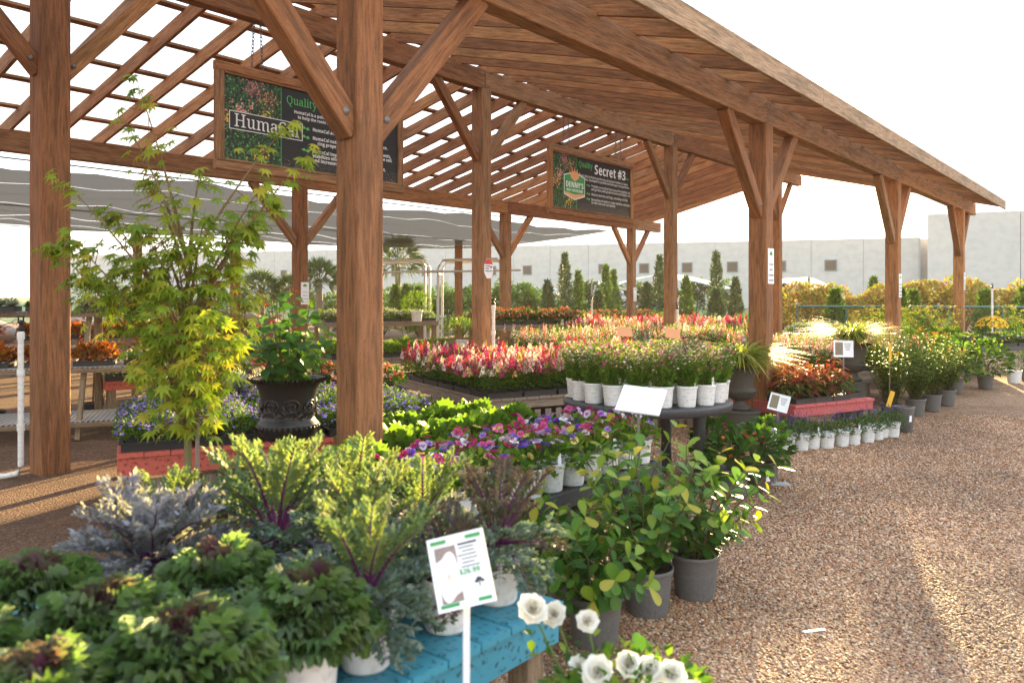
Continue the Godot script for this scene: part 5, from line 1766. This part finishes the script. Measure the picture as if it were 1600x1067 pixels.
	bar(st, "cane", Vector3(0, 0, 0), Vector3(0, .95, 0), .008, .008, M.weathered_timber, Vector3.BACK, .001)
	g2 = Geo.new()
	g2.box(Vector3(.0, .38, .02), Vector3(.055, .19, .004), Basis(Vector3.BACK, -.3))
	part(st, "label_strip", g2.mesh(), M.yellow_tag)
	g2 = Geo.new()
	g2.box(Vector3(.0, .92, .012), Vector3(.03, .2, .004))
	part(st, "label_strip", g2.mesh(), M.yellow_tag)
	for q in [[7.15, 12.9, "broad-leaved green shrub in a grey pot past the yellow shrubs"], [8.0, 13.5, "broad-leaved green shrub, second past the yellow shrubs"], [7.6, 14.1, "broad-leaved green shrub behind its neighbours by the dark bench"]]:
		var g := Geo.new()
		dome(g, 420, Vector3(0, .22, 0), Vector3(.38, .4, .38), .1, .058, GREEN + LIME, .3, true)
		stems(g, 16, .05, .3, 0, .45, .004, Color(.1, .12, .04))
		potted("broad_green_shrub", q[2], "potted shrub", "broad green shrubs", W(q[0], q[1]), "pot3", "grey_pot", {"foliage": g.mesh()}, .2)
	# dark benches with bedding at the far end
	var bp := deg_to_rad(22.0)
	dark_bench("plastic_bench", "dark plastic bench of pansies under the yellow mum", Vector2(8.4, 14.7), bp, 4.2, .95, .62)
	dark_bench("plastic_bench", "dark plastic bench with packs of seedlings past the yellow shrubs", Vector2(6.4, 13.7), bp, 1.9, .9, .62)
	for i in 9:
		for j in 2:
			flat_thing("pansy_flat", "pack of mixed pansies on the far dark bench, %s row, %s along" % [ordinal(j), ordinal(i)], "pansy packs on the far bench", TP(Vector2(8.4, 14.7), bp, .25 + .45 * i, .24 + .46 * j, .62), bp, kit.pansy_mat[(i + j) % 2], .05, 1.2)
	for i in 4:
		for j in 2:
			flat_thing("seedling_flat", "pack of lime seedlings on the near dark bench, %s row, %s along" % [ordinal(j), ordinal(i)], "seedling packs", TP(Vector2(6.4, 13.7), bp, .25 + .45 * i, .24 + .44 * j, .62), bp, kit.lime_mat[(i + j) % 2], .05, 1.0)
	var mum := Geo.new()
	var mumf := Geo.new()
	dome(mum, 500, Vector3(0, .1, 0), Vector3(.27, .2, .27), .045, .02, GREEN, .4)
	for i in 330:
		var p = ball(.12).normalized()
		mumf.petals(p * Vector3(.29, .27, .29) + Vector3(0, .1, 0), p, .022, 6, tint([Color(.78, .52, .02), Color(.75, .45, .02), Color(.8, .58, .04)]), .35, .7)
	potted("yellow_mum", "domed golden yellow mum in a dark pot on the far bench", "potted plant", "", W(9.25, 15.4, .62), "pot3", "black_pot", {"foliage": mum.mesh(), "flowers": mumf.mesh()}, .2)
	for q in [[9.05, 14.4, "white pot of a young shrub under the far bench"], [9.5, 14.7, "grey pot of a young shrub at the picture edge under the far bench"], [9.9, 14.9, "grey pot of a small shrub, outermost under the far bench"]]:
		var g := Geo.new()
		dome(g, 240, Vector3(0, .1, 0), Vector3(.18, .22, .18), .04, .016, GREY_GREEN, .5)
		potted("young_shrub", q[2], "potted shrub", "young shrubs under the far bench", W(q[0], q[1]), "pot3", "white_pot" if q[0] < 9.2 else "grey_pot", {"foliage": g.mesh()}, .2)
	# big yellow-green clumps behind the benches
	var cl := [[7.5, 16.2, "clump"], [8.3, 17.0, "clump"], [9.3, 17.8, "clump"], [10.9, 16.8, "clump"], [11.6, 17.4, "clump"]]
	for i in cl.size():
		var g := Geo.new()
		var f := Geo.new()
		for k in 60:
			var a = k * 2.4
			var r = .5 * sqrt(k / 60.0)
			var top := Vector3(cos(a) * r * 1.3, rnd(.75, 1.15), sin(a) * r * 1.3)
			for q in 16:
				g.leaf2(Vector3(top.x * .6, 0, top.z * .6).lerp(top, rg.randf()), skew(Vector3(cos(a), 1.0, sin(a)).normalized(), .5), Vector3.UP, rnd(.08, .14), .014, tint(LIME))
			for q in 4:
				f.petals(top + ball(-1) * .05, skew(Vector3.UP, .6), .03, 3, tint([Color(.45, .36, .04), Color(.36, .36, .06)]), .3)
		potted("golden_clump", "upright yellow-flowered clump behind the dark benches, %s along" % ordinal(i), "potted plant", "golden clumps behind the benches", W(cl[i][0], cl[i][1]), "pot3", "black_pot", {"foliage": g.mesh(), "flowers": f.mesh()}, .2)
	# litter on the path
	var lt = thing("plant_stick", "broken pale plastic stick lying on the gravel", "litter", W(1.43, 3.78, .012))
	g2 = Geo.new()
	g2.box(Vector3.ZERO, Vector3(.12, .004, .016), Basis(Vector3.UP, .25))
	part(lt, "stick", g2.mesh(), M.white_sheet)
	for q in [[1.45, 5.05, Color(.2, .02, .15), "dark purple petal"], [2.7, 4.0, Color(.7, .05, .2), "pink petal"], [3.15, 4.25, Color(.6, .02, .05), "crimson petal"], [2.45, 5.6, Color(.1, .25, .05), "green leaf scrap"], [2.2, 6.1, Color(.55, .25, .05), "orange dry leaf"], [1.35, 5.9, Color(.1, .2, .05), "dark green leaf scrap near the shrubs"], [2.0, 7.2, Color(.08, .2, .06), "small green scrap near the impatiens"]]:
		g2 = Geo.new()
		g2.petals(Vector3(0, .012, 0), Vector3.UP, .02, 3, q[2], .3)
		var pp = part(self, numbered("fallen_petal"), g2.mesh(), M.petal, Transform3D(Basis(), W(q[0], q[1])))
		tag(pp, "%s lying loose on the gravel path" % q[3], "petal", "petals on the gravel")

# ---------------------------------------------------------------- signs
func print_panel(seed_, w, h, split):
	var im := Image.create(w, h, false, Image.FORMAT_RGB8)
	im.fill(Color(.085, .09, .1))
	var r := RandomNumberGenerator.new()
	r.seed = seed_
	var sp := int(w * split)
	im.fill_rect(Rect2i(0, 0, sp, h), Color(.05, .12, .06))
	var dot = func(x, y, rad, col):
		for yy in range(maxi(0, int(y - rad)), mini(h, int(y + rad) + 1)):
			for xx in range(maxi(0, int(x - rad)), mini(sp, int(x + rad) + 1)):
				if Vector2(xx - x, yy - y).length() < rad * (0.75 + .25 * sin(xx * 1.3 + yy)):
					im.set_pixel(xx, yy, col)
	for i in 1300:
		var y = r.randf() * h
		dot.call(r.randf() * sp, y, r.randf_range(1.5, 5), Color(.1, .3, .12).lerp(Color(.5, .72, .38), r.randf() * r.randf()))
	for cl in [[.5, .12, [Color(.6, .3, .32), Color(.75, .5, .5)], 120], [.75, .22, [Color(.5, .22, .25), Color(.7, .6, .35)], 100], [.3, .4, [Color(.85, .5, .5), Color(.9, .7, .65)], 80], [.12, .52, [Color(.95, .6, .2), Color(.95, .7, .3)], 60], [.8, .45, [Color(.8, .75, .3), Color(.85, .55, .3)], 60], [.65, .85, [Color(.9, .75, .15), Color(.85, .6, .1)], 40]]:
		for i in cl[3]:
			dot.call(sp * (cl[0] + r.randfn(0, .1)), h * (cl[1] + r.randfn(0, .06)), r.randf_range(1.5, 4.5), cl[2][r.randi() % 2])
	for i in 900:                                   # printed gravel along the foot of the dark side
		var y = h - 1 - int(pow(r.randf(), 1.6) * h * .16)
		var x = sp + r.randi() % (w - sp)
		var v := r.randf_range(.2, .5)
		im.fill_rect(Rect2i(x, y, 2 + r.randi() % 2, 2), Color(v, v * .93, v * .82))
	im.fill_rect(Rect2i(sp, 0, 3, h), Color(.2, .6, .22))
	var m := StandardMaterial3D.new()
	m.albedo_texture = ImageTexture.create_from_image(im)
	m.roughness = .35
	return m

func hanging_board(label, a0, a1, seed_):
	var w = a1 - a0
	var h := 1.15
	var t = thing("hanging_board", label, "sign", AB((a0 + a1) / 2, ROWS_B[1], 3.5))
	t.basis = Basis(along_a(), Vector3.UP, -along_b())
	var iw = w - .2
	var ih := h - .2
	var g := Geo.new()
	g.quad(Vector3(-iw / 2, -ih / 2, .012), Vector3(iw / 2, -ih / 2, .012), Vector3(iw / 2, ih / 2, .012), Vector3(-iw / 2, ih / 2, .012), Color.WHITE, Vector2(0, 1), Vector2(1, 1), Vector2(1, 0), Vector2(0, 0))
	part(t, "print", g.mesh(), print_panel(seed_, 640, 244, .285))
	g = Geo.new()
	g.box(Vector3.ZERO, Vector3(iw, ih, .02))
	part(t, "panel", g.mesh(), M.sign_black)
	for s in [-1, 1]:
		bar(t, "frame", Vector3(-w / 2, s * (h / 2 - .05), .0), Vector3(w / 2, s * (h / 2 - .05), .0), .07, .1, timber(), Vector3.UP, .012)
		bar(t, "frame", Vector3(s * (w / 2 - .05), -h / 2 + .1, 0), Vector3(s * (w / 2 - .05), h / 2 - .1, 0), .1, .07, timber(), Vector3.BACK, .012)
		# inner moulding
		bar(t, "moulding", Vector3(-iw / 2, s * (ih / 2 - .012), .026), Vector3(iw / 2, s * (ih / 2 - .012), .026), .02, .024, timber(), Vector3.UP, .003)
	# chains to the ridge beam
	var link := Geo.new()
	var ringp := []
	var ringr := []
	for i in 13:
		var an := TAU * i / 12
		ringp.append(Vector3(cos(an) * .014, sin(an) * .026, 0))
		ringr.append(.0045)
	link.tube(ringp, ringr, 5)
	var lm := link.mesh()
	for s in [-1, 1]:
		for e in [-1, 1]:
			var y := h / 2 + .02
			var k := 0
			while y < RIDGE - 3.5 + .03:
				var f = (y - h / 2) / (RIDGE - 3.5 - h / 2)
				part(t, "chain_link", lm, M.chain, Transform3D(Basis(Vector3.UP, PI / 2 * (k % 2)), Vector3(s * (w * .31) + e * .05 * (1.0 - absf(f - .0) * .6), y, e * .03)))
				y += .04
				k += 1
	return t

func line_box(t, x0, y0, x1, y1, th, z, m):
	var g := Geo.new()
	g.box(Vector3((x0 + x1) / 2, y0, z), Vector3(x1 - x0 + th, th, .002))
	g.box(Vector3((x0 + x1) / 2, y1, z), Vector3(x1 - x0 + th, th, .002))
	g.box(Vector3(x0, (y0 + y1) / 2, z), Vector3(th, absf(y1 - y0) - th, .002))
	g.box(Vector3(x1, (y0 + y1) / 2, z), Vector3(th, absf(y1 - y0) - th, .002))
	part(t, "border", g.mesh(), m)

func flat_poly(t, called, pts, z, m):
	var g := Geo.new()
	var c := Vector2.ZERO
	for p in pts:
		c += p / pts.size()
	for i in pts.size():
		var p: Vector2 = pts[i]
		var q: Vector2 = pts[(i + 1) % pts.size()]
		g.tri(Vector3(c.x, c.y, z), Vector3(p.x, p.y, z), Vector3(q.x, q.y, z))
	part(t, called, g.mesh(), m)

func leaf_mark(t, x, y, s):
	flat_poly(t, "leaf_mark", [Vector2(x - s, y), Vector2(x - s * .3, y + s * .35), Vector2(x + s * .1, y), Vector2(x - s * .3, y - s * .25)], .0145, M.sign_green)
	flat_poly(t, "leaf_mark", [Vector2(x, y - s * .1), Vector2(x + s * .6, y + s * .25), Vector2(x + s, y - s * .25), Vector2(x + s * .4, y - s * .4)], .0145, M.sign_green)

func boards():
	rg.seed = 71
	var t = hanging_board("large hanging dark board with garden print in a timber frame behind the maple", 4.59, 7.28, 5)
	var z := .0142
	flat_poly(t, "name_plate", [Vector2(-1.185, -.125), Vector2(-.24, -.125), Vector2(-.24, .075), Vector2(-1.185, .075)], .0134, M.sign_black)
	line_box(t, -1.18, .07, -.245, -.12, .008, z, M.sign_white)
	words(t, "HumaCal", Vector3(-.71, -.026, z), .135, M.sign_white, false, true)
	words(t, "Quality", Vector3(-.25, .32, z), .088, M.sign_green, false, true, false, Basis(), true)
	words(t, "Secret", Vector3(.02, .33, z), .15, M.sign_white, true, false, true)
	var L := [["HumaCal is a pelletized or", -.36, .2, .036, true], ["to help the roots travel a", -.31, .145, .036, true], ["HumaCal allow", -.1, .035, .04, false], ["HumaCal natu", -.1, -.065, .04, false], ["ring prope", -.03, -.12, .04, false], ["HumaCal impr", -.1, -.22, .04, false], ["stabilizes nitro", -.1, -.272, .04, false], ["and increases", -.1, -.324, .04, false], ["ce.", 1.0, -.02, .04, false], ["ents,", 1.0, -.12, .04, false], ["e soil.", 1.0, -.172, .04, false], ["s,", 1.0, -.3, .04, false]]
	for q in L:
		words(t, q[0], Vector3(q[1], q[2], z), q[3], M.sign_white, true, false, true, Basis(), q[4])
	for y in [.035, -.065, -.22]:
		leaf_mark(t, -.2, y, .06)
	t = hanging_board("smaller-looking hanging dark board with garden print, farther down the pavilion", 10.52, 13.21, 6)
	words(t, "Quality", Vector3(-.26, .34, z), .09, M.sign_green, false, true, false, Basis(), true)
	words(t, "Secret #3", Vector3(.02, .3, z), .17, M.sign_white, true, false, true)
	words(t, "starts in the dirt.", Vector3(.82, .25, z), .034, M.sign_green, true, false, true)
	L = [["Denny's Best is the best performing, all purpose fertilizer for lawns", -.5, .15, .04], ["and gardens. Developed for professional landscapers and gardeners.", -.5, .095, .04], ["Provides an enriched food source for healthier lawns", -.08, .0, .042], ["and gardens, with greater blooms and brighter colors.", -.08, -.055, .042], ["Reduces bacteria and fungi, extending root life.", -.08, -.145, .042], ["Normalizes pH levels to create healthier environments", -.08, -.235, .042], ["for the roots and root systems.", -.08, -.29, .042]]
	for q in L:
		words(t, q[0], Vector3(q[1], q[2], z), q[3], M.sign_white, false, false, true)
	for y in [.0, -.145, -.235]:
		leaf_mark(t, -.18, y, .06)
	# shield with petals
	var sh := func(k, drop): return [Vector2(-.9 - k, .1 + k), Vector2(-.6, .17 + k), Vector2(-.3 + k, .1 + k), Vector2(-.3 + k, -.2 - k), Vector2(-.6, -.28 - k - drop), Vector2(-.9 - k, -.2 - k)]
	flat_poly(t, "shield", sh.call(.015, 0), .0146, M.sign_white)
	flat_poly(t, "shield", sh.call(.0, 0), .0158, M.green_print)
	flat_poly(t, "ribbon", [Vector2(-.9, -.2), Vector2(-.6, -.28), Vector2(-.3, -.2), Vector2(-.3, -.17), Vector2(-.6, -.2), Vector2(-.9, -.17)], .0166, M.peach_print)
	for k in 5:
		var a := (k - 2) * .38
		var d := Vector2(sin(a), cos(a))
		var s := Vector2(d.y, -d.x)
		flat_poly(t, "petal", [Vector2(-.6, .02), Vector2(-.6, .02) + d * .12 + s * .04, Vector2(-.6, .02) + d * .24, Vector2(-.6, .02) + d * .12 - s * .04], .0166 + .0008 * k, M.peach_print)
	words(t, "DENNY'S", Vector3(-.6, -.04, .0185), .092, M.sign_white, true)
	words(t, "BEST FERTILIZER", Vector3(-.6, -.135, .0185), .044, M.sign_white, true)
	# notices screwed to the posts
	var spots := [[2, 2, 1.62, "white notice on the back post behind the black urn"], [0, 2, 1.92, "white notice on the second front post by the golden grass"], [2, 4, 1.6, "white notice on a back post before the far conifers"], [0, 3, 1.75, "white notice on the third front post"], [0, 4, 1.9, "white notice on the end post of the front row"]]
	for q in spots:
		var at = AB(POSTS_A[q[1]] + (.02 if q[0] == 0 else 0.03), ROWS_B[q[0]] - .105, q[2])
		var n = thing("post_notice", q[3], "sign", at, 0, "white notices on posts")
		n.basis = Basis(along_a(), Vector3.UP, -along_b())
		var g := Geo.new()
		g.box(Vector3(0, 0, .004), Vector3(.17, .4, .006))
		part(n, "plate", g.mesh(), M.white_sheet)
		var z2 := .0078
		words(n, "4\" Color", Vector3(0, .02, z2), .023, M.ink)
		words(n, "Sold in", Vector3(0, -.04, z2), .023, M.ink)
		words(n, "Complete", Vector3(0, -.1, z2), .023, M.ink)
		words(n, "Flats ONLY", Vector3(0, -.16, z2), .02, M.ink)
		for e in [[0, .15, .03], [-.025, .135, .022], [.025, .135, .022]]:
			var pts := []
			for i in 10:
				pts.append(Vector2(e[0] + cos(TAU * i / 10) * e[2], e[1] + sin(TAU * i / 10) * e[2] * .6))
			flat_poly(n, "emblem", pts, z2, M.green_print)
		flat_poly(n, "emblem", [Vector2(-.004, .1), Vector2(.004, .1), Vector2(.004, .14), Vector2(-.004, .14)], z2 + .0003, M.green_print)
	var oc = thing("octagon_sign", "red and white octagonal surveillance notice on the ridge post", "sign", AB(POSTS_A[2] + .035, ROWS_B[1] - .106, 1.98))
	oc.basis = Basis(along_a(), Vector3.UP, -along_b())
	var op := [Vector2(-.045, -.145), Vector2(.045, -.145), Vector2(.1, -.06), Vector2(.1, .06), Vector2(.045, .145), Vector2(-.045, .145), Vector2(-.1, .06), Vector2(-.1, -.06)]
	flat_poly(oc, "plate", op, .003, M.white_sheet)
	flat_poly(oc, "red_header", [Vector2(-.096, .062), Vector2(.096, .062), Vector2(.045, .141), Vector2(-.045, .141)], .0042, M.sign_red)
	words(oc, "24 HOUR", Vector3(-.02, .035, .0045), .019, M.ink, true)
	words(oc, "VIDEO", Vector3(-.03, -.002, .0045), .019, M.ink, true)
	words(oc, "SURVEILLANCE", Vector3(0, -.038, .0045), .0155, M.ink, true)
	flat_poly(oc, "camera_mark", [Vector2(.03, .02), Vector2(.075, .04), Vector2(.08, .02), Vector2(.04, .0)], .0045, M.ink)

# ---------------------------------------------------------------- background planting and structures
func conifer(called, label, group, at, h, r, pal, n):
	var t = thing(called, label, "tree", at, 0.0, group)
	var g := Geo.new()
	g.tube([Vector3(0, -.1, 0), Vector3(0, h * .9, 0)], [.07, .02], 6, Color(.09, .06, .04))
	part(t, "trunk", g.mesh(), M.bark)
	var c := Geo.new()
	for i in n:
		var f := pow(rg.randf(), 1.25)
		var y = h * (.06 + .94 * f)
		var rr = r * pow(1.0 - f, .62) * (.75 + .35 * sin(y * 7.0 + i % 3) * .5)
		var a = rnd(0, TAU)
		var q := pow(rg.randf(), .35)
		var out := Vector3(cos(a), 0, sin(a))
		c.leaf2(out * rr * q + Vector3(0, y, 0), skew((out + Vector3.UP * .9).normalized(), .45), out, rnd(.12, .26), rnd(.06, .12), tint(pal, .3))
	part(t, "crown", c.mesh(), M.far_leaf)

func bush(called, label, category, group, at, r: Vector3, pal, n, l, w, trunk = true):
	var t = thing(called, label, category, at, 0.0, group)
	var g := Geo.new()
	for i in 5:
		var a = i * 1.3
		g.tube([Vector3(0, -.05, 0), Vector3(cos(a) * r.x * .4, r.y * .9, sin(a) * r.z * .4)], [.04, .015], 5, Color(.1, .07, .04))
	part(t, "trunk", g.mesh(), M.bark)
	var c := Geo.new()
	var lumps := 9
	for k in lumps:
		var a = rnd(0, TAU)
		var o := Vector3(cos(a) * r.x * rnd(.1, .6), r.y * rnd(.35, 1.25), sin(a) * r.z * rnd(.1, .6))
		dome(c, n / lumps, o, r * rnd(.38, .6), l, w, pal, .3, false, .35, .3)
	part(t, "crown", c.mesh(), M.far_leaf)

func palm(label, at, h, r):
	var t = thing("palm_tree", label, "tree", at, 0.0, "palms before the warehouse")
	var g := Geo.new()
	g.tube([Vector3(0, -.1, 0), Vector3(.05, h * .5, 0), Vector3(0, h, 0)], [.22, .17, .15], 9, Color(.16, .12, .08))
	part(t, "trunk", g.mesh(), M.bark)
	var c := Geo.new()
	for i in 34:
		var a = i * 2.4
		var tilt = lerpf(.15, 2.0, i / 34.0)
		var d := Vector3(cos(a) * sin(tilt), cos(tilt), sin(a) * sin(tilt))
		var p = Vector3(0, h, 0) + d * r * .55
		c.tube([Vector3(0, h, 0), p], [.02, .012], 4, Color(.14, .16, .05))
		for k in 16:
			var e := d.rotated(d.cross(Vector3.UP).normalized().rotated(d, rnd(0, PI)), rnd(-1, 1))
			c.leaf2(p, e.normalized(), Vector3.UP, r * rnd(.4, .6), .07, tint([Color(.1, .15, .06), Color(.15, .19, .08), Color(.2, .2, .08)]))
	part(t, "crown", c.mesh(), M.far_leaf)

func background():
	rg.seed = 81
	var con := [[2.65, 40, 3.6, .62, 1], [3.4, 41, 2.75, .6, 0], [4.7, 40, 3.0, .5, 0], [7.4, 40, 3.5, .52, 1], [8.5, 39, 2.4, .55, 0], [10.1, 39.5, 3.7, .6, 1], [11.2, 40, 2.4, .5, 1], [5.6, 44, 2.9, .5, 0], [6.4, 38, 2.1, .45, 1], [16.3, 36, 2.3, .55, 0], [12.2, 36, 2.0, .45, 1], [-5.4, 37, 2.0, .5, 0], [-4.9, 37, 2.0, .48, 0], [-4.4, 37.5, 1.9, .48, 0], [3.9, 36, 1.7, .5, 1], [1.7, 38, 2.2, .55, 1], [9.2, 36, 1.8, .5, 1]]
	for i in con.size():
		var q = con[i]
		conifer("columnar_conifer", "%s columnar conifer before the warehouse, %s of the far row" % ["grey-green" if q[4] else "bright green", ["first", "second", "third", "fourth", "fifth", "sixth", "seventh", "eighth", "ninth", "tenth", "eleventh", "twelfth", "thirteenth", "fourteenth", "fifteenth", "sixteenth", "last"][i]], "conifers before the warehouse", W(q[0], q[1]), q[2], q[3], [Color(.09, .14, .06), Color(.13, .18, .08), Color(.07, .11, .05)] if q[4] else [Color(.12, .2, .035), Color(.16, .25, .04), Color(.08, .15, .03)], 1300)
	var small := [[12.3, 24.5], [13.9, 23.5], [14.8, 23.0], [10.9, 22.5], [13.1, 26.5], [16.2, 25.5], [9.7, 24]]
	for i in small.size():
		conifer("dwarf_conifer", "small round-topped lime conifer by the green fence, %s along" % ordinal(i), "dwarf conifers at the fence", W(small[i][0], small[i][1]), rnd(1.35, 1.75), .46, [Color(.12, .22, .03), Color(.18, .28, .035), Color(.09, .16, .03)], 900)
	# dense shrubs behind the shade cloth
	var sh := [[-5.6, 40, .95, 1.3], [-4.6, 40, 1.1, 1.25], [-3.2, 39, 1.15, 1.3], [-2.1, 41, 1.0, 1.2], [-.6, 40, 1.1, 1.2], [.6, 41, 1.1, 1.3], [1.7, 43, 1.1, 1.2], [-6.9, 42, 1.2, 1.2], [-9.6, 44, 1.4, 1.0], [-12, 47, 1.6, 1.0], [-15, 50, 1.8, 1.0], [-18.5, 52, 2.0, 1.1], [-23, 55, 2.4, 1.3], [-27, 58, 2.6, 1.5], [-31, 60, 2.8, 1.6]]
	for i in sh.size():
		var q = sh[i]
		bush("dense_shrub", "dense dark green clipped shrub in the far line, number %s from the palm" % ["one", "two", "three", "four", "five", "six", "seven", "eight", "nine", "ten", "eleven", "twelve", "thirteen", "fourteen", "fifteen"][i], "shrub", "dense shrubs in the far line", W(q[0], q[1]), Vector3(q[2], q[3], q[2]), [Color(.06, .12, .03), Color(.09, .16, .035), Color(.12, .2, .04)], 1300, .2, .11)
	var back := [[-7.8, 52], [-5.9, 53], [-4.0, 52], [-2.2, 54], [-.4, 52], [1.4, 53], [3.2, 54], [5.0, 53], [6.8, 55], [8.6, 54], [10.4, 55], [12.4, 54], [14.3, 53], [20.3, 52]]
	for i in back.size():
		bush("tall_shrub", "tall dark green shrub in the belt against the warehouse, %s along" % ordinal(i), "shrub", "green belt against the warehouse", W(back[i][0], back[i][1]), Vector3(1.3, rnd(1.0, 1.6), 1.1), [Color(.07, .13, .035), Color(.1, .17, .045), Color(.13, .2, .05)], 1100, .24, .13)
	var low := [[-6.2, 31, 0], [-4.9, 30, 1], [-3.4, 29.5, 1], [-1.9, 30, 0], [-.6, 29, 1], [.7, 30, 0], [2.4, 31, 1], [4.0, 31, 0], [5.6, 31.5, 1], [7.3, 30, 0], [9.0, 30, 1]]
	for i in low.size():
		var q = low[i]
		bush("low_shrub", "low %s shrub in the row beyond the beds, %s along" % ["silvery" if q[2] == 0 else "yellow-green", ordinal(i)], "shrub", "low shrubs beyond the beds", W(q[0], q[1]), Vector3(.85, .55, .8), GREY_GREEN if q[2] == 0 else LIME, 900, .16, .05)
	# autumn hedge at the right
	for i in 15:
		var f := i / 14.0
		var x := 11.5 + 15.0 * f
		bush("autumn_shrub", "tall yellow and rust shrub in the hedge before the warehouse, %s along" % (ordinal(i) if i < 14 else "last"), "shrub", "autumn hedge shrubs", W(x, 31 - 2.0 * f + rnd(-.6, .6)), Vector3(1.3, 1.15 + .35 * f, 1.0), [Color(.36, .34, .06), Color(.42, .35, .07), Color(.4, .18, .06), Color(.26, .3, .06), Color(.45, .24, .08)], 2600, .15, .09)
	palm("tall fan palm behind the shade cloth", W(-6.6, 46), 3.4, 1.7)
	palm("shaggy fan palm with grey skirt, behind the maple", W(-12.6, 40), 1.7, 1.2)
	palm("small fan palm beside the shaggy one", W(-11.0, 40), 1.6, 1.1)
	palm("fan palm behind the back post", W(-9.2, 38), 2.2, 1.2)
	# white film tunnels
	for q in [[9.9, 50.0, 8.0, 2.9, "wide white film tunnel roof among the conifers"], [5.2, 52.0, 6.5, 2.5, "smaller white film tunnel roof behind the conifers"], [17.5, 47.0, 3.6, 2.6, "brightly lit white film tunnel low beside the front post"]]:
		var t = thing("film_tunnel", q[4], "tunnel", W(q[0], q[1]))
		var g := Geo.new()
		var hw: float = q[2] / 2
		var n := 14
		for i in n + 1:
			var u := lerpf(-1, 1, i / float(n))
			for e in 2:
				g.pt(Vector3(u * hw, q[3] - .95 * pow(absf(u), 1.5), -e * 6.0), Vector3(u * .6, 1, 0).normalized(), Color.WHITE)
		for i in n:
			g.t3(i * 2, i * 2 + 2, i * 2 + 3); g.t3(i * 2, i * 2 + 3, i * 2 + 1)
		part(t, "film", g.mesh(), M.tunnel_film)
		for x in [-hw + .1, 0.0, hw - .1]:
			bar(t, "post", Vector3(x, 0, -.1), Vector3(x, q[3] - .95 * pow(absf(x / hw), 1.5), -.1), .1, .1, M.weathered_timber)
			bar(t, "post", Vector3(x, 0, -5.9), Vector3(x, q[3] - .95 * pow(absf(x / hw), 1.5), -5.9), .1, .1, M.weathered_timber)
	# green pipe-rail fence
	var f = thing("rail_fence", "low green pipe-rail fence with mesh behind the right-hand beds", "fence")
	var p0 = W(8.4, 23.5)
	var p1 = W(19.0, 21.0)
	var g3 := Geo.new()
	g3.tube([p0 + Vector3(0, 1.25, 0), p1 + Vector3(0, 1.25, 0)], [.03, .03], 8)
	part(f, "rail", g3.mesh(), M.fence_rail)
	g3 = Geo.new()
	g3.tube([p0 + Vector3(0, .2, 0), p1 + Vector3(0, .2, 0)], [.025, .025], 8)
	part(f, "rail", g3.mesh(), M.fence_rail)
	for i in 9:
		g3 = Geo.new()
		var p := p0.lerp(p1, i / 8.0)
		g3.tube([p + Vector3(0, -.1, -.04), p + Vector3(0, 1.3, -.04)], [.03, .03], 8)
		part(f, "post", g3.mesh(), M.fence_rail)
	g3 = Geo.new()
	g3.quad(p0 + Vector3(0, .2, 0), p1 + Vector3(0, .2, 0), p1 + Vector3(0, 1.25, 0), p0 + Vector3(0, 1.25, 0))
	part(f, "netting", g3.mesh(), M.fence_mesh)
	# hoops of irrigation pipe between the posts
	for q in [[-4.3, 28.0, "white pipe hoop frame seen beside the octagon sign post"], [-1.6, 27.0, "white pipe hoop frame behind the octagon sign post"]]:
		var t = thing("pipe_frame", q[2], "frame", W(q[0], q[1]))
		for e in 2:
			var g := Geo.new()
			var z := -1.6 * e
			g.tube([Vector3(-.9, 0, z), Vector3(-.9, 2.5, z), Vector3(-.75, 2.75, z), Vector3(1.1, 2.8, z), Vector3(1.25, 2.6, z), Vector3(1.25, 0, z)], [.045, .045, .045, .045, .045, .045], 8)
			part(t, "hoop", g.mesh(), M.pipe)
		var g4 := Geo.new()
		g4.tube([Vector3(-.9, 2.3, 0), Vector3(-.9, 2.3, -1.6)], [.035, .035], 8)
		g4.tube([Vector3(-1.6, 2.35, .05), Vector3(1.9, 2.42, .05)], [.035, .035], 8)
		part(t, "cross_pipe", g4.mesh(), M.pipe)
	# boulders far to the left
	for i in 9:
		var g := Geo.new()
		var n := 12
		var prof := []
		for k in 7:
			var a := PI * k / 6.0
			prof.append(Vector2(maxf(.001, sin(a)) * rnd(.8, 1.1), -cos(a) * .7))
		g.lathe(prof, n, Color.WHITE, Vector3.ZERO, .09, 3)
		var x = -20.0 + 1.55 * i + rnd(-.4, .4)
		var b = part(self, numbered("boulder"), g.mesh(), M.rock, Transform3D(Basis.from_euler(Vector3(rnd(-.2, .2), rnd(0, 6), rnd(-.2, .2))) * Basis.from_scale(Vector3.ONE * rnd(.5, 1.0)), W(x, 26 + rnd(-1, 2), .3)))
		tag(b, "tan landscape boulder far behind the rack, %s of the row" % ordinal(i), "boulder", "boulders behind the rack")

func _ready():
	rg.seed = 1
	view_and_light()
	materials()
	ground()
	pavilion()
	shade_structure()
	warehouse()
	build_kit()
	kit.half_tray = tray_mesh(.28, .4, .06)
	kit.pansy_mat = []
	for k in 2:
		kit.pansy_mat.append(mat_bed(.4, .4, .12, 600, 60, [Color(.7, .5, .04), Color(.4, .02, .1), Color(.7, .66, .6), Color(.2, .08, .4)], GREEN + LIME, .05, .024, .03, .03))
	background()
	boards()
	foreground()
	maple()
	left_side()
	middle_beds()
	right_side()
